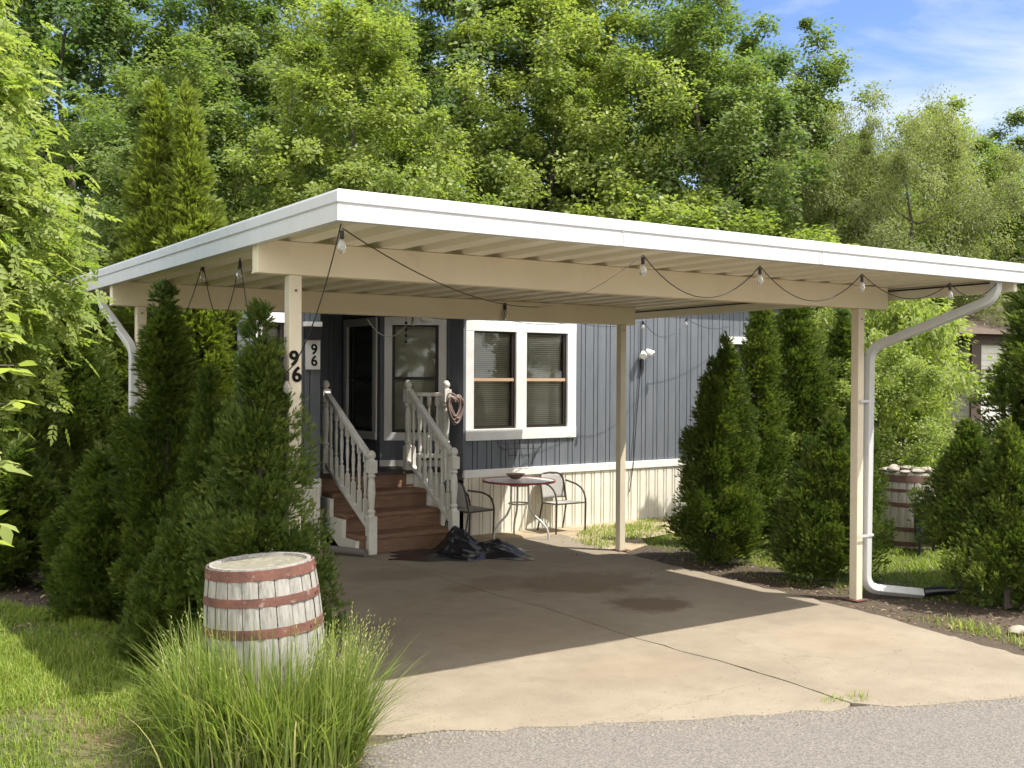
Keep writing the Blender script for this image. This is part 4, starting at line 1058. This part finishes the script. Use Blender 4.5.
put(T_map, 11, 935, 31, 105, 4.0, 'full yellow green crown behind the pale olive tree at the right', sx=1.0)
put(T_mid, 13, 1005, 33, 128, 2.2, 'round crown at the right edge far behind the drooping tree', sx=1.1)
put(T_mid, 13, 870, 36, 150, .9, 'tree deep in the wood behind the pale olive trees', sx=1.2)
G2 = 'bushes behind the carport roof'
put(T_bush, 3.2, 662, 22.5, 214, .5, 'yellow green bush showing above the fascia below the forked trunk', 'bush', 'leafy_bush', 1.0, G2)
put(T_bush, 3.2, 722, 23.5, 206, 2.5, 'brightest yellow bush above the middle right of the fascia', 'bush', 'leafy_bush', 1.0, G2)
put(T_bush, 3.2, 778, 21, 230, 4.1, 'green bush above the fascia right of the brightest yellow bush', 'bush', 'leafy_bush', 1.1, G2)
put(T_bush, 3.2, 600, 22, 200, 1.3, 'bush peeping over the middle of the fascia at the foot of the wood', 'bush', 'leafy_bush', 1.1, G2)
put(T_bush, 3.2, 845, 18, 245, 3.4, 'green bush above the fascia below the pale olive trees', 'bush', 'leafy_bush', 1.2, G2)
# small leafy trees on the right, between downspout and neighbour
G3 = 'small leafy trees beyond the downspout'
put(T_leafy, 3.6, 878, 14.5, 268, .3, 'small bright leafed tree behind the slanting downspout', 'tree', 'small_tree', .8, G3)
put(T_leafy, 3.6, 903, 16.2, 280, 2.4, 'small leafy tree overhanging the neighbouring home', 'tree', 'small_tree', .55, G3)
put(T_leafy, 3.6, 866, 17, 275, 4.0, 'small leafy tree between the right post and the tall evergreens', 'tree', 'small_tree', 1.0, G3)
put(T_bush, 3.2, 880, 13.2, 352, 1.0, 'rounded bush behind the grey barrel', 'bush', 'leafy_bush', .9, G3)
put(T_bush, 3.2, 934, 15, 440, 2.0, 'low leafy bush in front of the neighbouring window', 'bush', 'leafy_bush', .9, G3)
# trees across the road: they are mirrored in the window panes
for x, y, s, lab in ((24,-11,.8,'tree across the road mirrored in the large window'), (33,-14,.95,'farther tree across the road to the right'), (17,-20,.75,'tree across the road opposite the carport'), (-12,-17,.8,'tree across the road on the left'), (-3,-22,.9,'tall tree across the road behind the viewer'), (-9,-19,.7,'tree across the road straight behind the viewer'), (-16,-14,.7,'tree across the road far to the left'), (-6,-15,.45,'small tree across the road behind the viewer'), (-11,-13.5,.4,'small tree across the road left of the viewer'), (20,-15,.6,'middle tree of those across the road to the right')):
    place_tree('broadleaf_tree', T_mid if x > 0 or s < .5 else T_map, (x, y, 0), s, x, lab, 'tree', 'trees across the road')

# near tree at the left edge: compound leaves
def near_tree():
    rgn = np.random.default_rng(77); base = spot(-112, 5.7); mb = MB()
    mb.tube([base, base+V((.05,.05,1.2)), base+V((.12,.0,2.4)), base+V((.15,.05,3.6))], [.07,.055,.04,.015], 8)
    t = thing('box_elder_tree', base, 'bright green tree with drooping compound leaves at the left edge in front of the carport', 'tree')
    PP = []; OO = []
    lim = lambda z: np.interp(z, [1.0, 1.5, 2.0, 2.5, 3.0, 3.5, 4.2], [.55, .58, .86, 1.06, .88, .70, .40])
    tw = []
    for k in range(165):
        z = rgn.uniform(1.35, 4.1); a = rgn.uniform(-2.2, 2.6); a = rgn.vonmises(YAW*0-.6, .8)
        rmax = float(lim(z))*rgn.uniform(.55, 1.03)
        d = V((math.cos(a), math.sin(a), 0)); s0 = base+V((.1, .02, max(.9, z-.45))); e0 = base+d*rmax+V((0,0,z))
        pts = [s0.lerp(e0, i/5)+V((0,0,.22*math.sin(PI*i/5)-.06*(i/5)**3)) for i in range(6)]
        mb.tube(pts, [.012, .010, .008, .006, .004, .003], 4, cap=False)
        for i in range(2, 6):
            for _ in range(18 if i > 3 else 13):
                PP.append(np.array(pts[i])+rgn.normal(0, .075, 3)); OO.append(np.array(d))
    n = len(PP); PP = np.array(PP); OO = np.array(OO)
    D = OO*.8+rgn.normal(0, .65, (n, 3)); D[:, 2] = rgn.normal(-.45, .35, n)
    Nn = rgn.normal(0, .45, (n, 3)); Nn[:, 2] = np.abs(Nn[:, 2])+.6; Nn += OO*.4
    me = leaf_mesh('box_elder_crown', PP, D, Nn, rgn.uniform(.085, .16, n), COMPOUND[0], COMPOUND[1], LF_NEAR, np.clip(rgn.normal(.5, .25, n), 0, 1))
    mb.build('trunk', BARK, t); link('crown', me, t).location = -base
near_tree()
def leafy_twig():
    rgn = np.random.default_rng(9); b = V(EYE+ray(-46, 398)*3.9); b.z = 0
    t = thing('leafy_sapling', b, 'sapling with a few broad light green leaves at the left edge', 'sapling'); mb = MB(); PP = []; DD = []
    mb.tube([b, b+V((.02,.02,.9)), b+V((.0,.0,1.95))], [.016,.012,.006], 6)
    for z, n_, L_ in ((1.72,6,.17),(1.98,7,.15),(2.05,6,.13),(1.50,6,.16),(1.30,5,.14),(1.86,5,.2)):
        a = rgn.uniform(-1.3, .3); d = V((math.cos(a), math.sin(a), 0)); e = b+d*L_+V((0,0,z))
        mb.tube([b+V((0,0,z-.08)), b.lerp(e, .5)+V((0,0,(z-.0)*.5)), e], [.005,.004,.003], 4)
        for _ in range(n_): PP.append(np.array(e)+rgn.normal(0, .02, 3)); DD.append(np.array(d)*.6+rgn.normal(0, .7, 3)*np.array([1,1,.35])+np.array([0,0,-.2]))
    n = len(PP); Nn = rgn.normal(0, .35, (n, 3)); Nn[:, 2] += 1
    me = leaf_mesh('sapling_leaves', np.array(PP), np.array(DD), Nn, rgn.uniform(.07, .115, n), [(0,0,0),(.26,.30,.03),(.24,.62,.02),(0,1,-.10),(-.24,.62,.02),(-.26,.30,.03),(0,.5,-.02)], [(0,1,2,6),(6,2,3,4),(0,6,4,5)], LF_NEAR, rgn.uniform(.4, 1, n))
    mb.build('stem', BARK, t); link('leaves', me, t).location = -b
leafy_twig()

# ================================================================== arborvitae
A_one = arbor_meshes('arborvitae', 1, [(0,0,2.3,.40,.0)], LF_CEDAR)
A_two = arbor_meshes('arborvitae', 2, [(0,0,2.2,.40,.0), (-.20,-.06,1.95,.34,.0)], LF_CEDAR)
A_low = arbor_meshes('arborvitae', 3, [(0,0,1.2,.34,.0), (.16,.1,1.0,.28,.0)], LF_CEDAR)
A_tall = arbor_meshes('arborvitae', 4, [(0,0,3.1,.52,.1), (.25,.1,2.6,.40,.1)], LF_CEDAR, sz=.066, per=50)
A_twin = arbor_meshes('golden_arborvitae', 6, [(-.15,0,4.72,.53,.1), (.23,-.10,4.6,.46,.1)], LF_CEDARY, cl=60, per=56, sz=.080)
A_trunk = arbor_meshes('arborvitae', 9, [(0,0,1.65,.40,.36), (-.1,.12,1.3,.3,.42)], LF_CEDAR)
A_slim = arbor_meshes('arborvitae', 7, [(0,0,2.5,.33,.0)], LF_CEDAR)
GL, GR = 'arborvitae left of the carport', 'arborvitae right of the driveway'
def shrub(ms, px, D, baseH, H, rz, label, group, sx=None, name='arborvitae'):
    s = H/baseH; k = s if sx is None else sx; p = spot(px, D)
    if group == GL: p.z = max(0, float(bank(p.x, p.y))-.05); s = (H-p.z)/baseH
    t = place_tree(name, ms, p, (k*(1+.10*math.sin(px)), k*(1-.10*math.sin(px*1.7)), s), rz, label, 'evergreen shrub', group)
    t.rotation_euler = (.035*math.sin(px*2.3), .035*math.cos(px*1.9), rz); return t
shrub(A_twin, 180, 11.0, 4.72, 4.75, -.6, 'tall golden green twin topped evergreen rising behind the carport roof', GL, 1.14, 'golden_arborvitae')
shrub(A_one, 264, 6.06, 2.3, 2.26, .5, 'evergreen cone directly behind the weathered barrel, partly covering the front post', GL, .92)
shrub(A_low, 178, 6.25, 1.2, 1.12, 1.5, 'low rounded evergreen lobe left of the weathered barrel', GL, .85)
shrub(A_one, 207, 6.75, 2.3, 1.90, 2.4, 'slim evergreen tip between the barrel cone and the roof high one', GL, .72)
shrub(A_slim, 168, 7.45, 2.5, 2.38, 3.3, 'evergreen reaching up to the left fascia of the carport', GL, 1.32)
shrub(A_low, 108, 7.75, 1.2, 1.30, 4.0, 'low evergreen at the lawn edge with a sunlit left flank', GL, 1.15)
shrub(A_low, 82, 8.35, 1.2, 1.05, .2, 'small round evergreen farthest left at the lawn edge', GL, .95)
shrub(A_low, 18, 8.5, 1.2, 1.3, 2.6, 'bushy low evergreen below the box elder leaves', GL, 1.2)
shrub(A_tall, 62, 10.2, 3.1, 3.2, 1.1, 'sunlit tall evergreen behind the box elder leaves', GL)
shrub(A_tall, 12, 9.6, 3.1, 3.0, 2.2, 'dark tall evergreen at the far left edge', GL)
shrub(A_tall, 108, 11.6, 3.1, 3.0, 3.0, 'dark evergreen seen behind the rear left post', GL)
shrub(A_tall, -50, 10.6, 3.1, 3.4, 5.0, 'evergreen beyond the left edge of the lawn', GL)
shrub(A_two, 722, 10.8, 2.2, 2.22, 0, 'front double topped evergreen beside the rear right post', GR, 1.12)
shrub(A_slim, 752, 11.9, 2.5, 2.85, 1.0, 'taller slim evergreen right behind the double topped one', GR, 1.25)
shrub(A_tall, 795, 13.6, 3.1, 3.15, .2, 'tall evergreen with its top hidden by the carport beam', GR, 1.15)
shrub(A_slim, 838, 14.2, 2.5, 2.65, 2.0, 'lighter evergreen tip just left of the front right post', GR, 1.2)
shrub(A_low, 836, 9.75, 1.2, 1.50, 1.9, 'bushy evergreen left of the white downspout', GR, 1.18)
shrub(A_one, 852, 11.0, 2.3, 1.75, 2.8, 'evergreen behind the front right post', GR, .78)
shrub(A_trunk, 966, 9.05, 1.65, 1.42, 3.6, 'evergreen with a bare dark trunk above the black drain hose', GR, 1.05).location.z = .06
shrub(A_tall, 1056, 9.6, 3.1, 3.25, 4.3, 'tall dark evergreen at the right edge by the roof corner', GR, 1.18)
shrub(A_low, 1010, 8.7, 1.2, 1.45, 5.1, 'low evergreen at the right edge beside the edging stone', GR, 1.35)
shrub(A_tall, 802, 17.2, 3.1, 3.0, 3.1, 'rear evergreen in the row beyond the home corner', GR, 1.2)

# ================================================================== grass, litter, gravel
def inside(poly, x, y):
    r = np.zeros(len(x), bool); j = len(poly)-1
    for i in range(len(poly)):
        xi, yi = poly[i]; xj, yj = poly[j]
        c = ((yi > y) != (yj > y)) & (x < (xj-xi)*(y-yi)/(yj-yi+1e-12)+xi); r ^= c; j = i
    return r
def lawn(name, poly, n, h, wd, seed, z, mt, label=None):
    rgl = np.random.default_rng(seed); P_ = np.array(poly); lo, hi = P_.min(0), P_.max(0)
    x = rgl.uniform(lo[0], hi[0], n); y = rgl.uniform(lo[1], hi[1], n); k = inside(poly, x, y)
    pn = np.sin(x*3.1+1)*np.sin(y*2.7)+.7*np.sin(x*7.3+y*5.1)+.6*np.sin(y*11-x*6)
    k &= rgl.random(n) < np.clip(.75+.2*pn, .2, 1); x = x[k]; y = y[k]; pn = pn[k]; m = len(x)
    L_ = h*rgl.uniform(.45, 1.3, m)*(1+.18*pn)
    zz = np.where(x < 2.62, bank(x, y), 0)*(1 if name == 'lawn_grass' else 0)+z
    me = blades_mesh(name, np.stack([x, y, zz], 1), rgl.uniform(0, 2*PI, m), L_, wd*rgl.uniform(.6, 1.2, m), rgl.uniform(.2, 1.0, m), mt, np.clip(rgl.normal(.5, .23, m)+.08*pn, 0, 1))
    o = link(name, me); o['kind'] = 'stuff'
    if label: o['label'] = label
    return o
lawn('lawn_grass', [(-2.2,6.6),(.0,4.7),(.8,4.45),(1.9,4.58),(2.45,4.95),(2.5,5.9),(2.25,6.6),(1.9,7.5),(1.3,8.6),(-.2,9.9),(-2,11)], 330000, .062, .0055, 1, -.045, LF_GRASS)
lawn('lawn_grass', [(7.45,6.0),(7.9,5.3),(8.6,4.9),(11.5,3.5),(15,9),(14,13),(8.6,10.2),(7.7,8.6),(7.4,7)], 150000, .07, .011, 2, -.045, LF_GRASS)
lawn('weeds', [(7.25,8.9),(7.9,9.2),(9.3,9.9),(9.3,10.4),(8.2,10.3),(7.4,9.6)], 5500, .05, .010, 3, -.012, LF_GRASS)
lawn('weeds', [(7.05,4.0),(7.3,3.9),(7.45,5.0),(7.2,5.2)], 900, .09, .008, 4, -.018, LF_GRASS)
wq = on_g(846, 700); lawn('weeds', [(wq.x-.16, wq.y-.02), (wq.x+.12, wq.y-.10), (wq.x+.16, wq.y+.03), (wq.x-.12, wq.y+.10)], 95, .045, .006, 5, -.003, LF_GRASS)
# tall grass clump
rgt = np.random.default_rng(19); c = spot(272, 5.08); n = 3400
u_ = rgt.uniform(-1, 1, n); v_ = rgt.normal(0, .10, n)
ex = V((_rt[0], _rt[1], 0)); ey = V((_fw[0], _fw[1], 0))
hgt = .55+.18*np.abs(u_)**1.2
P = np.stack([u_*.40*ex.x+v_*ey.x, u_*.40*ex.y+v_*ey.y, np.full(n, -.04)+.0], 1)
P[:, 2] += bank(c.x+P[:, 0], c.y+P[:, 1])
outw = np.arctan2(u_*ex.y+v_*2.4*ey.y, u_*ex.x+v_*2.4*ey.x)
ang = outw+rgt.normal(0, .95, n)
# splay to the sides and towards the road
Ls = (.62+.03*np.abs(u_))*rgt.uniform(.5, 1.2, n)
me1 = blades_mesh('tall_grass_blades', P, ang, Ls, rgt.uniform(.007, .0135, n), np.clip(rgt.normal(.33, .22, n), .03, .95), LF_TALL, np.where(rgt.random(n) < .06, 1.0, np.clip(rgt.normal(.46, .24, n), 0, .92)), segs=6)
tg = thing('tall_grass_clump', (c.x, c.y, 0), 'clump of long uncut arching grass in front of the weathered barrel', 'grass clump')
link('blades', me1, tg)
# seed stalks, taller, thin
n2 = 130; u2 = np.where(rgt.random(n2) < .72, rgt.uniform(.35, 1.0, n2), rgt.uniform(-1.0, .3, n2)); v2 = rgt.normal(0, .09, n2)
P2 = np.stack([u2*.40*ex.x+v2*ey.x, u2*.40*ex.y+v2*ey.y, np.full(n2, -.04)], 1)
P2[:, 2] += bank(c.x+P2[:, 0], c.y+P2[:, 1])
ang2 = np.arctan2(ex.y*np.sign(u2), ex.x*np.sign(u2))+rgt.normal(0, .6, n2)
L2 = rgt.uniform(.62, .84, n2)*np.where(u2 > .3, 1, .86)
me2 = blades_mesh('seed_stalks', P2, ang2, L2, rgt.uniform(.0028, .0045, n2), rgt.uniform(.05, .32, n2), LF_TALL, rgt.uniform(.55, .95, n2), segs=6)
link('seed_stalks', me2, tg)
# seed heads: fine grains along the upper third
hp = []; hd = []
for k in range(n2):
    for t_ in np.linspace(.72, 1.0, 11):
        b_ = 0.25
        hp.append((k, t_))
co = np.empty(len(me2.vertices)*3, np.float32); me2.vertices.foreach_get('co', co); co = co.reshape(n2, 7, 2, 3).mean(2)
PP = []
DD = []
for k, t_ in hp:
    f = t_*6; i = min(5, int(f)); PP.append(co[k, i]*(1-(f-i))+co[k, i+1]*(f-i)); DD.append(co[k, i+1]-co[k, i])
PP = np.array(PP); DD = np.array(DD); DD /= np.linalg.norm(DD, axis=1, keepdims=True); m = len(PP)
me3 = leaf_mesh('seed_heads', PP+rgt.normal(0, .0025, (m, 3)), DD+rgt.normal(0, .28, (m, 3)), unit(rgt, m), rgt.uniform(.012, .022, m), [(0,0,0),(.16,.4,0),(0,1,0),(-.16,.4,0)], [(0,1,2,3)], LF_TALL, rgt.uniform(.7, 1.0, m))
link('seed_heads', me3, tg)
nd = 420; ud = rgt.uniform(-1, 1, nd); vd = rgt.normal(0, .13, nd)
med = blades_mesh('dead_straw', np.stack([ud*.42*ex.x+vd*ey.x, ud*.42*ex.y+vd*ey.y, np.full(nd, -.035)], 1), rgt.uniform(0, 2*PI, nd), rgt.uniform(.12, .34, nd), rgt.uniform(.004, .007, nd), rgt.uniform(.7, 1.5, nd), leafmat('dead_straw', (.22,.17,.09), (.46,.38,.22), .2, .7, (1,.9,.6)), rgt.random(nd), segs=4)
link('dead_straw', med, tg)
# daylily at the left edge
dl = spot(-14, 8.6); dl.z = float(bank(dl.x, dl.y))-.03; nb = 70
me = blades_mesh('daylily_blades', np.stack([rgt.normal(0, .08, nb), rgt.normal(0, .08, nb), np.full(nb, -.03)], 1), rgt.uniform(0, 2*PI, nb), rgt.uniform(.5, .85, nb), rgt.uniform(.016, .024, nb), rgt.uniform(.5, 1.1, nb), LF_TALL, rgt.uniform(.3, .9, nb), segs=8)
o = link('daylily_plant', me, None, (dl.x, dl.y, 0)); tag(o, 'daylily with long strap leaves at the left edge of the shrub bed', 'plant')

# leaf litter and gravel
def litter(name, poly, n, size, seed, z, mt):
    rgl = np.random.default_rng(seed); P_ = np.array(poly); lo, hi = P_.min(0), P_.max(0)
    x = rgl.uniform(lo[0], hi[0], n); y = rgl.uniform(lo[1], hi[1], n); k = inside(poly, x, y); x = x[k]; y = y[k]; m = len(x)
    D = rgl.normal(0, 1, (m, 3)); D[:, 2] *= .25; Nn = rgl.normal(0, .35, (m, 3)); Nn[:, 2] += 1
    me = leaf_mesh(name, np.stack([x, y, z+rgl.uniform(.004, .02, m)+np.where((x < 2.6) & (y > 5.2), bank(x, y), 0)], 1), D, Nn, size*rgl.uniform(.5, 1.4, m), LEAF[0], LEAF[1], mt, rgl.random(m))
    o = link(name, me); o['kind'] = 'stuff'; return o
LIT = leafmat('dry_leaf', (.10,.065,.035), (.30,.23,.14), .1, .8, (1,.9,.7))
litter('leaf_litter', [(6.7,2.9),(7.0,4.2),(7.15,5.4),(7.22,6.6),(7.3,8.3),(8.6,8.4),(8.4,6),(8.5,4.4),(8.3,2.9)], 5200, .034, 1, -.016, LIT)
litter('leaf_litter', [(.9,7.5),(1.45,7.2),(2.2,6.3),(2.60,5.5),(2.60,9.9),(-1,10)], 4200, .034, 2, -.040, LIT)
litter('leaf_litter', [(5.2,8.3),(7.25,5.6),(7.55,9.9),(5.9,9.9)], 150, .028, 3, .001, LIT)
def pebbles(name, pts, size, seed, mt):
    rgl = np.random.default_rng(seed); n = len(pts); vs = []; fs = []
    for i, (x, y, z) in enumerate(pts):
        s_ = size*rgl.uniform(.45, 1.5); a = rgl.uniform(0, 6); b0 = len(vs)
        for k in range(5): an = a+k*1.2566; r_ = s_*rgl.uniform(.7, 1.1); vs.append((x+r_*math.cos(an), y+r_*math.sin(an), z))
        vs.append((x, y, z+s_*rgl.uniform(.5, .9)))
        fs += [(b0+k, b0+(k+1) % 5, b0+5) for k in range(5)]
    me = bpy.data.meshes.new(name); me.from_pydata(vs, [], fs); me.materials.append(mt); me.update(); o = link(name, me); o['kind'] = 'stuff'; return o
rgp = np.random.default_rng(23); pts = []
for _ in range(1700):
    x = rgp.uniform(1.9, 7.6); d = abs(rgp.normal(0, .13)); y = road_y(x)-d+.04
    if x < 2.75: y = rgp.normal(4.72, .16)-.2*(2.75-x)
    pts.append((x, y, -.0035))
pebbles('edge_gravel', pts, .0095, 1, mat('mixed_gravel', (.26,.225,.18), .9, (.15,.135,.115), 40))
pts = [(rgp.uniform(2.6, 7), 0, 0) for _ in range(420)]; pts = [(x, road_y(x)+abs(rgp.normal(0, .5))+.05, .0005) for x, _, _ in pts]
pebbles('loose_grit', pts, .004, 2, bpy.data.materials['mixed_gravel'])
